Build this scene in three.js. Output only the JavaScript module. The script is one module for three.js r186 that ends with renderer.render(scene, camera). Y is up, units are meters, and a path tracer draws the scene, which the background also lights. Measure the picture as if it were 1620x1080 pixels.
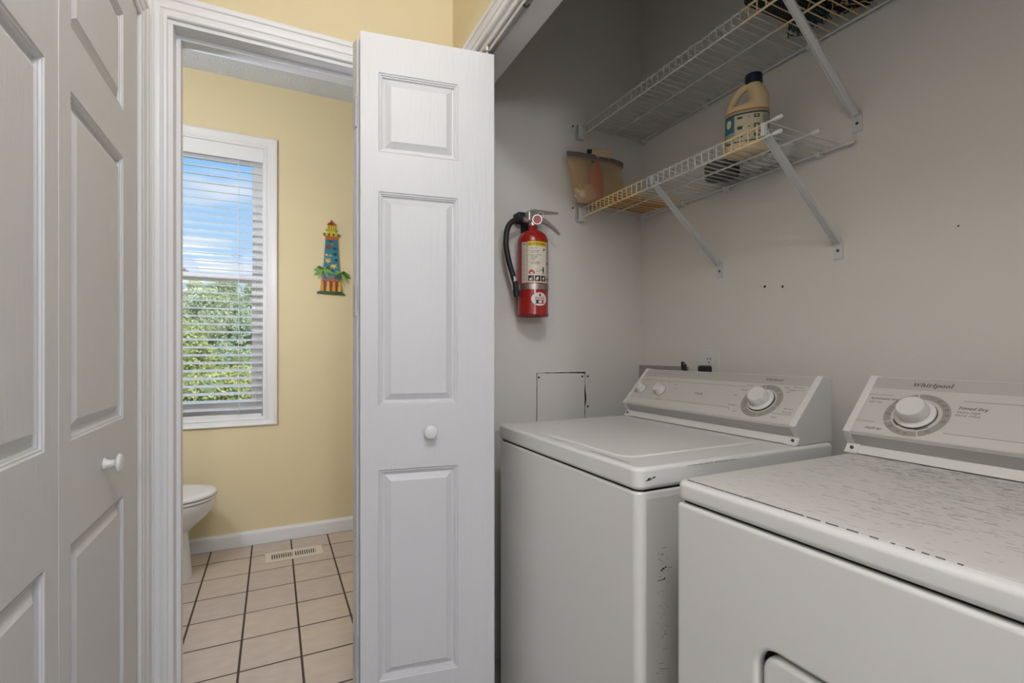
import * as THREE from 'three';
import { RoundedBoxGeometry } from 'three/addons/geometries/RoundedBoxGeometry.js';
import { mergeGeometries, mergeVertices } from 'three/addons/utils/BufferGeometryUtils.js';
import { ImprovedNoise } from 'three/addons/math/ImprovedNoise.js';

// ---------------------------------------------------------------- camera, sky, sun, exposure
const scene = new THREE.Scene();
const FOCAL = 772, HORIZON = 556, YAW = Math.atan(377 / 772);
const camera = new THREE.PerspectiveCamera(2 * Math.atan(540 / FOCAL) * 180 / Math.PI, 1.5, 0.05, 300);
camera.position.set(0, 1.14, 0);
camera.rotation.y = -YAW;
camera.setViewOffset(1620, 1080, 0, 540 - HORIZON, 1620, 1080);
camera.updateProjectionMatrix();
const renderer = new THREE.WebGLRenderer({ antialias: true });
renderer.toneMapping = THREE.LinearToneMapping;
renderer.toneMappingExposure = 1.0;
renderer.shadowMap.enabled = true;

const noise = new ImprovedNoise();
const fbm = (x, y, z, n = 4) => { let s = 0, a = 0.5, f = 1; for (let i = 0; i < n; i++) { s += a * noise.noise(x * f, y * f, z * f); a *= 0.5; f *= 2.03; } return s; };
const smooth = (a, b, x) => { const t = Math.min(1, Math.max(0, (x - a) / (b - a))); return t * t * (3 - 2 * t); };
let seed = 7;
const rnd = () => { seed = (seed * 1664525 + 1013904223) >>> 0; return seed / 4294967296; };
const rr = (a, b) => a + (b - a) * rnd();

{ // daylight sky: blue overhead, paler to the horizon, thin clouds
  const W = 1024, H = 512, data = new Float32Array(W * H * 4);
  for (let j = 0; j < H; j++) for (let i = 0; i < W; i++) {
    const el = ((j + 0.5) / H - 0.5) * Math.PI, az = ((i + 0.5) / W - 0.5) * 2 * Math.PI;
    const x = Math.cos(az) * Math.cos(el), z = Math.sin(az) * Math.cos(el), y = Math.sin(el);
    const t = smooth(-0.02, 0.42, y);
    let r = 0.64 + (0.25 - 0.64) * t, g = 0.82 + (0.57 - 0.82) * t, b = 0.99 + (1.0 - 0.99) * t;
    const k = 1 / (Math.max(y, 0.02) + 0.12);
    let c = smooth(0.08, 0.42, fbm(x * k * 1.3 + 5.3, 2.1, z * k * 2.6, 5) + 0.12) * smooth(0.02, 0.1, y) * 0.75;
    r += (0.93 - r) * c; g += (0.93 - g) * c; b += (0.96 - b) * c;
    data.set([r, g, b, 1], (j * W + i) * 4);
  }
  const sky = new THREE.DataTexture(data, W, H, THREE.RGBAFormat, THREE.FloatType);
  sky.mapping = THREE.EquirectangularReflectionMapping; sky.magFilter = THREE.LinearFilter; sky.minFilter = THREE.LinearFilter; sky.needsUpdate = true;
  scene.background = sky;
}
const sun = new THREE.DirectionalLight(0xfff0d8, 3.2);
sun.position.set(14, 26, 16); sun.target.position.set(0, 0, -16);
sun.castShadow = true; sun.shadow.mapSize.set(2048, 2048);
Object.assign(sun.shadow.camera, { left: -40, right: 40, top: 40, bottom: -40, near: 1, far: 120 });
scene.add(sun, sun.target);
// lamps (their fittings are built further down with these values)
const HALL_LAMP = { at: [0.10, 2.42, 0.12], power: 2.15, color: 0xf3f4fa };
const ROOM_FILL = { at: [-0.05, 1.93, 2.3], power: 4.7, color: 0xf3f4fa };  // unseen lamp added in place of daylight from the room behind
const BATH_FILL = { at: [-0.66, 1.86, -1.90], power: 2.35, color: 0xdbe5ff };  // unseen lamp added to brighten the bathroom window and its wall

// ---------------------------------------------------------------- helpers
const V = (x, y, z) => new THREE.Vector3(x, y, z);
const counts = {};
function numbered(name) { const n = counts[name] = (counts[name] ?? -1) + 1; return n ? name + '_' + String(n).padStart(3, '0') : name; }
function boxUV(g) { // uv in metres by the main direction of each face
  const q = g.index ? g.toNonIndexed() : g; if (!q.attributes.normal) q.computeVertexNormals();
  const p = q.attributes.position, uv = new Float32Array(p.count * 2);
  for (let i = 0; i < p.count; i += 3) {
    const a = V().fromBufferAttribute(p, i), b = V().fromBufferAttribute(p, i + 1), c = V().fromBufferAttribute(p, i + 2);
    const n = b.clone().sub(a).cross(c.clone().sub(a)); const ax = Math.abs(n.x), ay = Math.abs(n.y), az = Math.abs(n.z);
    [a, b, c].forEach((v, k) => { const [s, t] = ax >= ay && ax >= az ? [v.z, v.y] : ay >= az ? [v.x, v.z] : [v.x, v.y]; uv[(i + k) * 2] = s; uv[(i + k) * 2 + 1] = t; });
  }
  q.setAttribute('uv', new THREE.BufferAttribute(uv, 2)); return q;
}
// area-weighted normals, split where faces meet at more than the given angle
function toCreasedNormals(geo, angle) {
  const g = geo.index ? geo.toNonIndexed() : geo, p = g.attributes.position, n = p.count, fn = [], at = new Map(), out = new Float32Array(n * 3), lim = Math.cos(angle);
  const key = (i) => Math.round(p.getX(i) * 1e5) + ',' + Math.round(p.getY(i) * 1e5) + ',' + Math.round(p.getZ(i) * 1e5);
  for (let i = 0; i < n; i += 3) { const a = V().fromBufferAttribute(p, i), b = V().fromBufferAttribute(p, i + 1).sub(a), c = V().fromBufferAttribute(p, i + 2).sub(a); const m = b.cross(c), l = m.length() || 1e-12; fn.push([m.clone().divideScalar(l), m]); for (let k = 0; k < 3; k++) { const q = key(i + k); at.has(q) ? at.get(q).push(i / 3) : at.set(q, [i / 3]); } }
  for (let i = 0; i < n; i++) { const me = fn[(i / 3) | 0][0], s = V(); for (const f of at.get(key(i))) if (fn[f][0].dot(me) >= lim) s.add(fn[f][1]); s.normalize(); out.set([s.x, s.y, s.z], i * 3); }
  g.setAttribute('normal', new THREE.BufferAttribute(out, 3)); return g;
}
const clean = (g, keepColor) => { const q = g.index ? g.toNonIndexed() : g.clone(); for (const k of Object.keys(q.attributes)) if (!['position', 'normal', 'uv'].concat(keepColor ? ['color'] : []).includes(k)) q.deleteAttribute(k); if (!q.attributes.normal) q.computeVertexNormals(); if (!q.attributes.uv) q.setAttribute('uv', new THREE.BufferAttribute(new Float32Array(q.attributes.position.count * 2), 2)); return q; };
const join = (gs) => { gs = [].concat(gs); return gs.length === 1 ? gs[0] : mergeGeometries(gs.map((g) => clean(g))); };
function box(x0, x1, y0, y1, z0, z1, r = 0) {
  const w = x1 - x0, h = y1 - y0, d = z1 - z0;
  const g = r ? new RoundedBoxGeometry(w, h, d, 3, r) : new THREE.BoxGeometry(w, h, d);
  g.translate((x0 + x1) / 2, (y0 + y1) / 2, (z0 + z1) / 2); return g;
}
function cyl(r0, r1, h, seg = 24, open = false) { return new THREE.CylinderGeometry(r0, r1, h, seg, 1, open); }
function tube(pts, r, seg = 24, rad = 8, closed = false) { return new THREE.TubeGeometry(new THREE.CatmullRomCurve3(pts.map((p) => V(...p)), closed, 'centripetal'), seg, r, rad, closed); }
function rod(a, b, r, rad = 8) { const A = V(...a), B = V(...b), d = B.clone().sub(A); const g = new THREE.CylinderGeometry(r, r, d.length(), rad); g.applyQuaternion(new THREE.Quaternion().setFromUnitVectors(V(0, 1, 0), d.normalize())); g.translate((a[0] + b[0]) / 2, (a[1] + b[1]) / 2, (a[2] + b[2]) / 2); return g; }
function lathe(pts, seg = 40) { return new THREE.LatheGeometry(pts.map(([r, y]) => new THREE.Vector2(Math.max(r, 0), y)), seg); }
function rrect(x0, x1, y0, y1, r) { // rounded rectangle; r = one radius or [x0y0, x1y0, x1y1, x0y1]
  const [a, b, c, d] = Array.isArray(r) ? r : [r, r, r, r]; const s = new THREE.Shape();
  s.moveTo(x0 + a, y0); s.lineTo(x1 - b, y0); if (b) s.absarc(x1 - b, y0 + b, b, -Math.PI / 2, 0); s.lineTo(x1, y1 - c); if (c) s.absarc(x1 - c, y1 - c, c, 0, Math.PI / 2);
  s.lineTo(x0 + d, y1); if (d) s.absarc(x0 + d, y1 - d, d, Math.PI / 2, Math.PI); s.lineTo(x0, y0 + a); if (a) s.absarc(x0 + a, y0 + a, a, Math.PI, 1.5 * Math.PI); s.closePath(); return s;
}
function poly(pts) { const s = new THREE.Shape(); pts.forEach(([x, y], i) => i ? s.lineTo(x, y) : s.moveTo(x, y)); s.closePath(); return s; }
function extrude(shape, depth, bevel = 0, o = {}) { return new THREE.ExtrudeGeometry(shape, { depth: depth - 2 * bevel, bevelEnabled: bevel > 0, bevelThickness: bevel, bevelSize: bevel, bevelOffset: -bevel, bevelSegments: 3, curveSegments: 14, ...o }).translate(0, 0, bevel); }
// profile [(outward, height)] swept with mitred corners along a path in the plane z = 0; outs = outward direction at each path point
function sweep(path, outs, profile, closed = false) {
  const pos = []; const P = (i, k) => [path[i][0] + profile[k][0] * outs[i][0], path[i][1] + profile[k][0] * outs[i][1], profile[k][1]];
  const n = path.length;
  for (let i = 0; i < (closed ? n : n - 1); i++) { const j = (i + 1) % n; for (let k = 0; k < profile.length - 1; k++) { const a = P(i, k), b = P(j, k), c = P(j, k + 1), d = P(i, k + 1); pos.push(...a, ...b, ...c, ...a, ...c, ...d); } }
  const g = new THREE.BufferGeometry(); g.setAttribute('position', new THREE.Float32BufferAttribute(pos, 3)); g.computeVertexNormals(); return boxUV(g);
}
function loft(rings, capA = true, capB = true) { // rings: arrays of equally many points
  const n = rings[0].length, pos = [], uv = [], idx = [];
  rings.forEach((r, j) => { for (let i = 0; i <= n; i++) { const p = r[i % n]; pos.push(...p); uv.push(i / n, j / (rings.length - 1)); } });
  for (let j = 0; j < rings.length - 1; j++) for (let i = 0; i < n; i++) { const a = j * (n + 1) + i, b = a + 1, c = a + n + 1, d = c + 1; idx.push(a, c, b, b, c, d); }
  for (const [on, j, flip] of [[capA, 0, 0], [capB, rings.length - 1, 1]]) if (on) {
    const m = rings[j].reduce((s, p) => [s[0] + p[0] / n, s[1] + p[1] / n, s[2] + p[2] / n], [0, 0, 0]); const c = pos.length / 3; pos.push(...m); uv.push(0.5, j ? 1 : 0);
    const st = pos.length / 3; rings[j].forEach((p) => { pos.push(...p); uv.push(0, j ? 1 : 0); });
    for (let i = 0; i < n; i++) { const a = st + i, b = st + (i + 1) % n; flip ? idx.push(a, c, b) : idx.push(a, b, c); }
  }
  const g = new THREE.BufferGeometry(); g.setAttribute('position', new THREE.Float32BufferAttribute(pos, 3)); g.setAttribute('uv', new THREE.Float32BufferAttribute(uv, 2)); g.setIndex(idx); g.computeVertexNormals(); return g;
}
const ellipse = (cx, cy, cz, a, b, n = 36, p = 2) => Array.from({ length: n }, (_, i) => { const t = -i / n * 2 * Math.PI, c = Math.cos(t), s = Math.sin(t); return [cx + a * Math.sign(c) * Math.abs(c) ** (2 / p), cy, cz + b * Math.sign(s) * Math.abs(s) ** (2 / p)]; });

function mesh(name, geo, mat, parent) {
  const m = new THREE.Mesh(join(geo), mat); m.name = parent ? name : numbered(name); m.castShadow = m.receiveShadow = true;
  if (parent) { if (parent.userData.at) { m.geometry.translate(...parent.userData.at.map((v) => -v)); m.userData.at = parent.userData.at; } parent.add(m); } else scene.add(m);
  return m;
}
function setData(o, label, category, group, kind) { if (label) o.userData.label = label; if (category) o.userData.category = category; if (group) o.userData.group = group; if (kind) o.userData.kind = kind; return o; }
// a thing: group whose origin stands at its base; children are given in world coordinates and moved into it
function thing(name, label, category, at, group) { const o = new THREE.Group(); o.name = numbered(name); o.position.set(...at); scene.add(o); setData(o, label, category, group); o.userData.at = at; return o; }
function local(name, label, category, group) { const o = new THREE.Group(); o.name = numbered(name); scene.add(o); return setData(o, label, category, group); }
function struct(name, geo, mat, label) { const m = mesh(name, geo, mat); m.name = name; return setData(m, label, null, null, 'structure'); }
function structGroup(name, at, label) { const o = new THREE.Group(); o.name = name; o.position.set(...at); scene.add(o); o.userData.at = at; return setData(o, label, null, null, 'structure'); }
function sub(name, geo, mat, parent, at) { const m = new THREE.Mesh(join(geo), mat); m.name = name; m.castShadow = m.receiveShadow = true; if (at) m.geometry.translate(-at[0], -at[1], -at[2]); parent.add(m); return m; }

// ---------------------------------------------------------------- textures and materials
function tex(size, fn, srgb, repeat = 1) { // fn(u, v) -> value or [r, g, b], 0..1
  const [W, H] = Array.isArray(size) ? size : [size, size], d = new Uint8Array(W * H * 4);
  for (let j = 0; j < H; j++) for (let i = 0; i < W; i++) { const c = fn(i / W, j / H), k = (j * W + i) * 4; const [r, g, b] = Array.isArray(c) ? c : [c, c, c]; d[k] = 255 * Math.min(1, Math.max(0, r)); d[k + 1] = 255 * Math.min(1, Math.max(0, g)); d[k + 2] = 255 * Math.min(1, Math.max(0, b)); d[k + 3] = 255; }
  const t = new THREE.DataTexture(d, W, H); t.wrapS = t.wrapT = THREE.RepeatWrapping; t.magFilter = THREE.LinearFilter; t.minFilter = THREE.LinearMipmapLinearFilter; t.generateMipmaps = true;
  if (srgb) t.colorSpace = THREE.SRGBColorSpace; t.repeat.set(1 / repeat, 1 / repeat); t.needsUpdate = true; return t;
}
function canvasTex(w, h, draw, alpha) { const c = document.createElement('canvas'); c.width = w; c.height = h; const g = c.getContext('2d'); draw(g, w, h); const t = new THREE.CanvasTexture(c); t.colorSpace = THREE.SRGBColorSpace; t.anisotropy = 8; return t; }
const periodic = (u, v, f, z) => { // tiling noise
  const a = fbm(u * f, v * f, z), b = fbm((u - 1) * f, v * f, z), c = fbm(u * f, (v - 1) * f, z), d = fbm((u - 1) * f, (v - 1) * f, z); return a * (1 - u) * (1 - v) + b * u * (1 - v) + c * (1 - u) * v + d * u * v;
};
const grainTex = tex([512, 512], (u, v) => { const w = Math.sin(2 * Math.PI * u) ; const warp = 0.03 * periodic(u, v, 3, 4.2); const s = periodic((u + warp + 1) % 1, v * 0.12, 42, 1.3) ; const t = periodic((u + 2 * warp + 1) % 1, v * 0.05, 110, 8.3); return 0.55 + 0.9 * s + 0.5 * t + 0 * w; }, false, 0.45);
const peelTex = tex(256, (u, v) => 0.5 + 0.8 * periodic(u, v, 26, 3.3), false, 0.16);
const popTex = tex(256, (u, v) => 0.5 + 1.3 * periodic(u, v, 22, 9.1), false, 0.22);
const std = (o) => new THREE.MeshStandardMaterial(o);
const phys = (o) => new THREE.MeshPhysicalMaterial(o);
const lin = (r, g, b) => new THREE.Color().setRGB(r, g, b);
const M = {
  door: std({ name: 'door_paint', color: lin(0.72, 0.72, 0.735), roughness: 0.42, bumpMap: grainTex, bumpScale: 0.0006 }),
  trim: std({ name: 'trim_paint', color: lin(0.82, 0.82, 0.83), roughness: 0.36 }),
  yellow: std({ name: 'yellow_wall_paint', color: lin(0.79, 0.68, 0.435), roughness: 0.75, bumpMap: peelTex, bumpScale: 0.0004 }),
  grey: std({ name: 'closet_wall_paint', color: lin(0.73, 0.70, 0.65), roughness: 0.7, bumpMap: peelTex, bumpScale: 0.0005 }),
  jamb: std({ name: 'jamb_paint', color: lin(0.78, 0.76, 0.73), roughness: 0.55 }),
  ceil: std({ name: 'textured_ceiling_paint', color: lin(0.70, 0.73, 0.79), roughness: 0.95, bumpMap: popTex, bumpScale: 0.006 }),
  plain: std({ name: 'ceiling_paint', color: lin(0.82, 0.82, 0.82), roughness: 0.9 }),
  floor: std({ name: 'hall_flooring', color: lin(0.40, 0.37, 0.34), roughness: 0.6 }),
  grout: std({ name: 'brown_grout', color: lin(0.075, 0.052, 0.037), roughness: 0.95 }),
  enamel: phys({ name: 'white_enamel', color: lin(0.80, 0.785, 0.755), roughness: 0.32, clearcoat: 0.35, clearcoatRoughness: 0.18 }),
  consoleGrey: std({ name: 'console_grey_band', color: lin(0.47, 0.455, 0.43), roughness: 0.5 }),
  consoleWhite: std({ name: 'console_plastic', color: lin(0.76, 0.745, 0.71), roughness: 0.42 }),
  knob: std({ name: 'knob_plastic', color: lin(0.75, 0.735, 0.70), roughness: 0.4 }),
  gap: std({ name: 'dark_gap', color: lin(0.015, 0.014, 0.012), roughness: 0.9 }),
  wire: std({ name: 'wire_vinyl', color: lin(0.64, 0.64, 0.63), roughness: 0.4 }),
  cream: std({ name: 'cream_wire_vinyl', color: lin(0.83, 0.66, 0.36), roughness: 0.42 }),  // cream imitates selective colouring around the coloured things on the shelves
  clip: std({ name: 'white_clip_plastic', color: lin(0.72, 0.72, 0.70), roughness: 0.45 }),
  steel: std({ name: 'steel', color: lin(0.5, 0.49, 0.47), roughness: 0.35, metalness: 1 }),
  darkSteel: std({ name: 'dark_screw', color: lin(0.09, 0.085, 0.08), roughness: 0.5, metalness: 0.6 }),
  red: phys({ name: 'red_enamel', color: lin(0.37, 0.016, 0.012), roughness: 0.3, clearcoat: 0.6, clearcoatRoughness: 0.15 }),
  rubber: std({ name: 'black_rubber', color: lin(0.018, 0.018, 0.018), roughness: 0.55 }),
  porcelain: phys({ name: 'porcelain', color: lin(0.78, 0.79, 0.80), roughness: 0.15, clearcoat: 0.5, clearcoatRoughness: 0.08 }),
  seat: std({ name: 'toilet_seat_plastic', color: lin(0.80, 0.80, 0.81), roughness: 0.25 }),
  vinyl: std({ name: 'window_vinyl', color: lin(0.84, 0.84, 0.85), roughness: 0.4 }),
  slat: std({ name: 'blind_slat', color: lin(0.84, 0.84, 0.85), roughness: 0.45 }),
  glass: phys({ name: 'window_glass', color: lin(1, 1, 1), transmission: 1, thickness: 0, roughness: 0, ior: 1.5 }),
  register: std({ name: 'register_enamel', color: lin(0.74, 0.66, 0.56), roughness: 0.45 }),
};

// ---------------------------------------------------------------- room shell
const BACK = -1.645, WIN = -3.265, CLOSET = 1.42, CEIL = 2.735, HALLR = 0.57, HALLRI = 0.672, DOORX = -0.31;
// wall between hall and bathroom, with the doorway
{
  const s = poly([[-1.12, 0], [-0.27, 0], [-0.27, 2.07], [0.53, 2.07], [0.53, 0], [0.62, 0], [0.62, CEIL], [-1.12, CEIL]]);
  struct('wall_back', boxUV(extrude(s, 0.115).translate(0, 0, BACK - 0.115)), M.yellow, 'yellow wall around the white doorway to the bathroom');
  struct('wall_closet_left', boxUV(box(0.62, CLOSET + 0.12, 0, CEIL, BACK - 0.115, BACK)), M.grey, 'grey closet side wall carrying the fire extinguisher');
  // two small dents and the scuffs on the closet's rear wall are flattened dark blobs without a recess
  const w = structGroup('wall_closet_rear', [CLOSET, 0, -0.7], 'grey closet wall behind the washer and dryer');
  mesh('plaster', boxUV(box(CLOSET, CLOSET + 0.12, 0, CEIL, BACK, 0.37)), M.grey, w);
  for (const [y, z, r] of [[1.349, -1.054, 0.0042], [1.342, -0.993, 0.0038], [1.352, -1.07, 0.0016], [1.1, -1.335, 0.002], [1.43, -0.56, 0.002]]) { const g = new THREE.SphereGeometry(r, 10, 8); g.scale(0.3, 1, 1); g.translate(CLOSET, y, z); mesh('screw_hole', g, M.gap, w); }
  struct('wall_closet_right', boxUV(box(HALLRI, CLOSET + 0.12, 0, CEIL, 0.25, 0.37)), M.grey, 'closet side wall outside the picture');
  // wall between hall and closet: stub, header, and its run behind the camera
  const h = [box(HALLR, HALLRI, 0, CEIL, BACK, -1.53), box(HALLR, HALLRI, 2.07, CEIL, -1.53, 0.14)];
  struct('wall_right_rear', boxUV(box(HALLR, HALLRI, 0, CEIL, 0.14, 1.3)), M.plain);
  struct('wall_left_rear', boxUV(box(-0.45, -0.315, 0, CEIL, 0.1, 1.3)), M.plain);
  struct('wall_right', h.map(boxUV), M.yellow, 'yellow hall wall above the laundry closet opening');
  struct('wall_left', [box(-0.45, -0.315, 0, CEIL, BACK, -1.545), box(-0.45, -0.36, 0, 2.02, -1.545, 0.1), box(-0.45, -0.315, 2.02, CEIL, -1.545, 0.1)].map(boxUV), M.yellow, 'hall wall holding the white folding closet doors');
  // bathroom walls
  const o = poly([[-1.12, 0], [1.3, 0], [1.3, CEIL], [-1.12, CEIL]]); o.holes.push(poly([[-0.915, 0.736], [-0.04, 0.736], [-0.04, 2.358], [-0.915, 2.358]]));
  struct('wall_window', boxUV(extrude(o, 0.14).translate(0, 0, WIN - 0.14)), M.yellow, 'yellow bathroom wall with the window and the lighthouse');
  struct('wall_bathroom_left', boxUV(box(-1.12, -1.0, 0, CEIL, WIN, BACK - 0.115)), M.yellow, 'yellow bathroom wall behind the toilet tank');
  struct('wall_bathroom_right', boxUV(box(1.2, 1.3, 0, CEIL, WIN, BACK - 0.115)), M.yellow, 'yellow bathroom wall outside the picture');
  struct('ceiling_bathroom', boxUV(box(-1.12, 1.3, CEIL, CEIL + 0.15, WIN - 0.14, BACK - 0.05)), M.ceil, 'textured white bathroom ceiling');
  struct('ceiling', boxUV(box(-1.7, 2.2, CEIL, CEIL + 0.15, BACK - 0.05, 4.2)), M.plain, 'ceiling over hall and closet');
  struct('floor', boxUV(box(-1.7, 2.2, -0.12, -0.004, BACK - 0.06, 4.2)), M.floor, 'floor of hall and closet');
  // room behind the camera that the hall opens into
  struct('wall_room_rear', boxUV(box(-1.7, 2.2, 0, CEIL, 4.1, 4.2)), M.plain);
  struct('wall_room_left', boxUV(box(-1.7, -1.6, 0, CEIL, 1.3, 4.1)), M.plain);
  struct('wall_room_right', boxUV(box(2.1, 2.2, 0, CEIL, 1.3, 4.1)), M.plain);
  struct('wall_room_front', [box(-1.7, -0.315, 0, CEIL, 1.2, 1.3), box(HALLRI, 2.2, 0, CEIL, 1.2, 1.3)].map(boxUV), M.plain);
}
// bathroom floor: grout bed with single tiles
{
  const fl = structGroup('floor_bathroom', [0, 0, -2.5], 'bathroom floor of square beige tiles with dark brown grout');
  mesh('grout', boxUV(box(-1.0, 1.2, -0.12, -0.0011, WIN, BACK - 0.05)), M.grout, fl);
  const SX = 0.207, SZ = 0.2165, G = 0.0078;
  const mats = [0, 1, 2, 3, 4, 5].map((k) => { const s = 11 * k + 3; const t = tex(128, (u, v) => { const n = fbm(u * 3 + s, v * 5, s, 4) , m = 0.02 * fbm(u * 30, v * 30, s, 2); const q = 0.5 + 0.5 * n + m; return [0.715 + 0.10 * q + 0.012 * (k % 3), 0.655 + 0.105 * q + 0.01 * (k % 3), 0.61 + 0.11 * q + 0.008 * (k % 2)]; }, true); return std({ name: 'beige_tile', map: t, roughness: 0.38 }); });
  const cache = {};
  const tg = (x0, x1, z0, z1) => { // bevelled tile with its own edges
    const w = +(x1 - x0).toFixed(4), d = +(z1 - z0).toFixed(4), key = w + ',' + d; if (cache[key]) return cache[key];
    const b = 0.0010, pos = [], ring = (i, y) => [[-w / 2 + i, y, -d / 2 + i], [w / 2 - i, y, -d / 2 + i], [w / 2 - i, y, d / 2 - i], [-w / 2 + i, y, d / 2 - i]];
    const R = [ring(0, -0.004), ring(0, -b), ring(b, 0)]; const quad = (a, b2, c, e) => pos.push(...a, ...b2, ...c, ...a, ...c, ...e);
    for (let k = 0; k < 2; k++) for (let i = 0; i < 4; i++) { const j = (i + 1) % 4; quad(R[k][j], R[k][i], R[k + 1][i], R[k + 1][j]); }
    quad(R[2][3], R[2][2], R[2][1], R[2][0]);
    const g = new THREE.BufferGeometry(); g.setAttribute('position', new THREE.Float32BufferAttribute(pos, 3)); g.computeVertexNormals();
    const uv = []; for (let i = 0; i < pos.length; i += 3) uv.push(pos[i] / SX + 0.5, pos[i + 2] / SZ + 0.5); g.setAttribute('uv', new THREE.Float32BufferAttribute(uv, 2)); return cache[key] = g;
  };
  const xs = []; for (let k = -4; k <= 6; k++) xs.push(-0.113 + k * SX); const zs = []; for (let k = -1; k <= 7; k++) zs.push(-3.0705 + k * SZ);
  for (let i = 0; i < xs.length - 1; i++) for (let j = 0; j < zs.length - 1; j++) {
    const x0 = Math.max(xs[i] + G / 2, -0.998), x1 = Math.min(xs[i + 1] - G / 2, 1.198), z0 = Math.max(zs[j] + G / 2, WIN + 0.016), z1 = Math.min(zs[j + 1] - G / 2, BACK - 0.05);
    if (x1 - x0 < 0.02 || z1 - z0 < 0.02) continue;
    const m = new THREE.Mesh(tg(x0, x1, z0, z1), mats[Math.floor(rnd() * 6)]); m.name = 'tile'; m.castShadow = m.receiveShadow = true; m.position.set((x0 + x1) / 2, rr(-0.0004, 0.0004), (z0 + z1) / 2 + 2.5); fl.add(m);
  }
  // baseboards
  const bp = [[0, 0], [0, 0.013], [0.066, 0.013], [0.074, 0.011], [0.079, 0.006], [0.084, 0.005], [0.085, 0]];
  const bb = sweep([[-1.0, 0], [1.2, 0]], [[0, 1], [0, 1]], bp).translate(0, 0, WIN); struct('baseboard_window', bb, M.trim, 'white baseboard below the bathroom window wall');
  const bl = sweep([[-3.25, 0], [-1.76, 0]], [[0, 1], [0, 1]], bp).rotateY(Math.PI / 2).scale(1, 1, -1).translate(-1.0, 0, 0); bl.computeVertexNormals();
  struct('baseboard_left', bl, M.trim, 'white baseboard beside the toilet');
}

// ---------------------------------------------------------------- casings and jambs
const CASING = [[0, 0], [0, 0.0085], [0.003, 0.0115], [0.010, 0.0125], [0.0165, 0.0115], [0.018, 0.0095], [0.021, 0.0095], [0.024, 0.0125], [0.034, 0.014], [0.040, 0.0155], [0.042, 0.0135], [0.045, 0.0135], [0.048, 0.017], [0.058, 0.018], [0.063, 0.0165], [0.065, 0.013], [0.065, 0]];
{
  const U = (x0, x1, y) => [[[x0, 0], [x0, y], [x1, y], [x1, 0]], [[-1, 0], [-1, 1], [1, 1], [1, 0]]];
  // bathroom doorway (the left leg is cut narrow by the corner with the closet casing)
  const t1 = structGroup('trim_1', [-0.265, 0, BACK], 'white moulded casing around the bathroom doorway');
  const [p, o] = U(-0.265, 0.49, 2.068);
  mesh('casing', sweep([p[1], p[2], p[3]], [[-0.72, 1], [1, 1], [1, 0]], CASING).translate(0, 0, BACK), M.trim, t1);
  mesh('casing', sweep([p[0], p[1]], [[-0.72, 0], [-0.72, 1]], CASING).translate(0, 0, BACK), M.trim, t1);
  mesh('jamb', [box(-0.272, -0.253, 0, 2.056, BACK - 0.116, BACK + 0.001, 0.001), box(-0.272, 0.497, 2.056, 2.072, BACK - 0.116, BACK + 0.001, 0.001), box(0.478, 0.497, 0, 2.056, BACK - 0.116, BACK + 0.001, 0.001)].map(boxUV), M.trim, t1);
  mesh('door_stop', [box(-0.254, -0.242, 0, 2.044, BACK - 0.085, BACK - 0.048, 0.002), box(-0.254, 0.479, 2.043, 2.057, BACK - 0.085, BACK - 0.048, 0.002), box(0.467, 0.479, 0, 2.044, BACK - 0.085, BACK - 0.048, 0.002)].map(boxUV), M.trim, t1);
  // bathroom-side casing
  mesh('casing', sweep(...U(-0.265, 0.49, 2.068), CASING).scale(1, 1, -1).translate(0, 0, BACK - 0.115), M.trim, t1);
  // laundry closet opening: faces the hall (-x)
  const toHall = (g) => g.rotateY(-Math.PI / 2); // local x -> +z, local z -> -x
  const t2 = structGroup('trim_2', [HALLR, 0, -0.75], 'white moulded casing around the laundry closet opening');
  mesh('casing', toHall(sweep(...U(-1.525, 0.135, 2.068), CASING)).translate(HALLR, 0, 0), M.trim, t2);
  mesh('head_jamb', boxUV(box(HALLR - 0.001, HALLRI + 0.002, 2.05, 2.071, -1.53, 0.14, 0.0015)), M.jamb, t2);
  mesh('side_jamb', [boxUV(box(HALLR - 0.001, HALLRI + 0.002, 0, 2.05, -1.531, -1.512, 0.0015)), boxUV(box(HALLR - 0.001, HALLRI + 0.002, 0, 2.05, 0.122, 0.14, 0.0015))], M.jamb, t2);
  // left closet casing: faces the hall (+x)
  const t3 = structGroup('trim_3', [-0.315, 0, -0.75], 'white moulded casing beside the left folding doors');
  mesh('casing', sweep(...U(-0.15, 1.535, 2.0), CASING).rotateY(Math.PI / 2).translate(-0.315, 0, 0), M.trim, t3);
  // bifold track under the head jamb
  const tr = thing('door_track', 'thin metal folding door track under the closet head', 'door track', [0.587, 2.05, -0.75]);
  mesh('channel', [box(0.577, 0.597, 2.0475, 2.0499, -1.50, 0.0), box(0.577, 0.5785, 2.034, 2.0499, -1.50, 0.0), box(0.5955, 0.597, 2.034, 2.0499, -1.50, 0.0)], std({ name: 'painted_track', color: lin(0.62, 0.6, 0.57), roughness: 0.5 }), tr);
  const hook = tube([[0.587, 2.047, -1.128], [0.583, 2.036, -1.122], [0.588, 2.030, -1.116], [0.593, 2.036, -1.112]], 0.0028, 12, 6);
  mesh('snubber', hook, M.darkSteel, tr);
}

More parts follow.
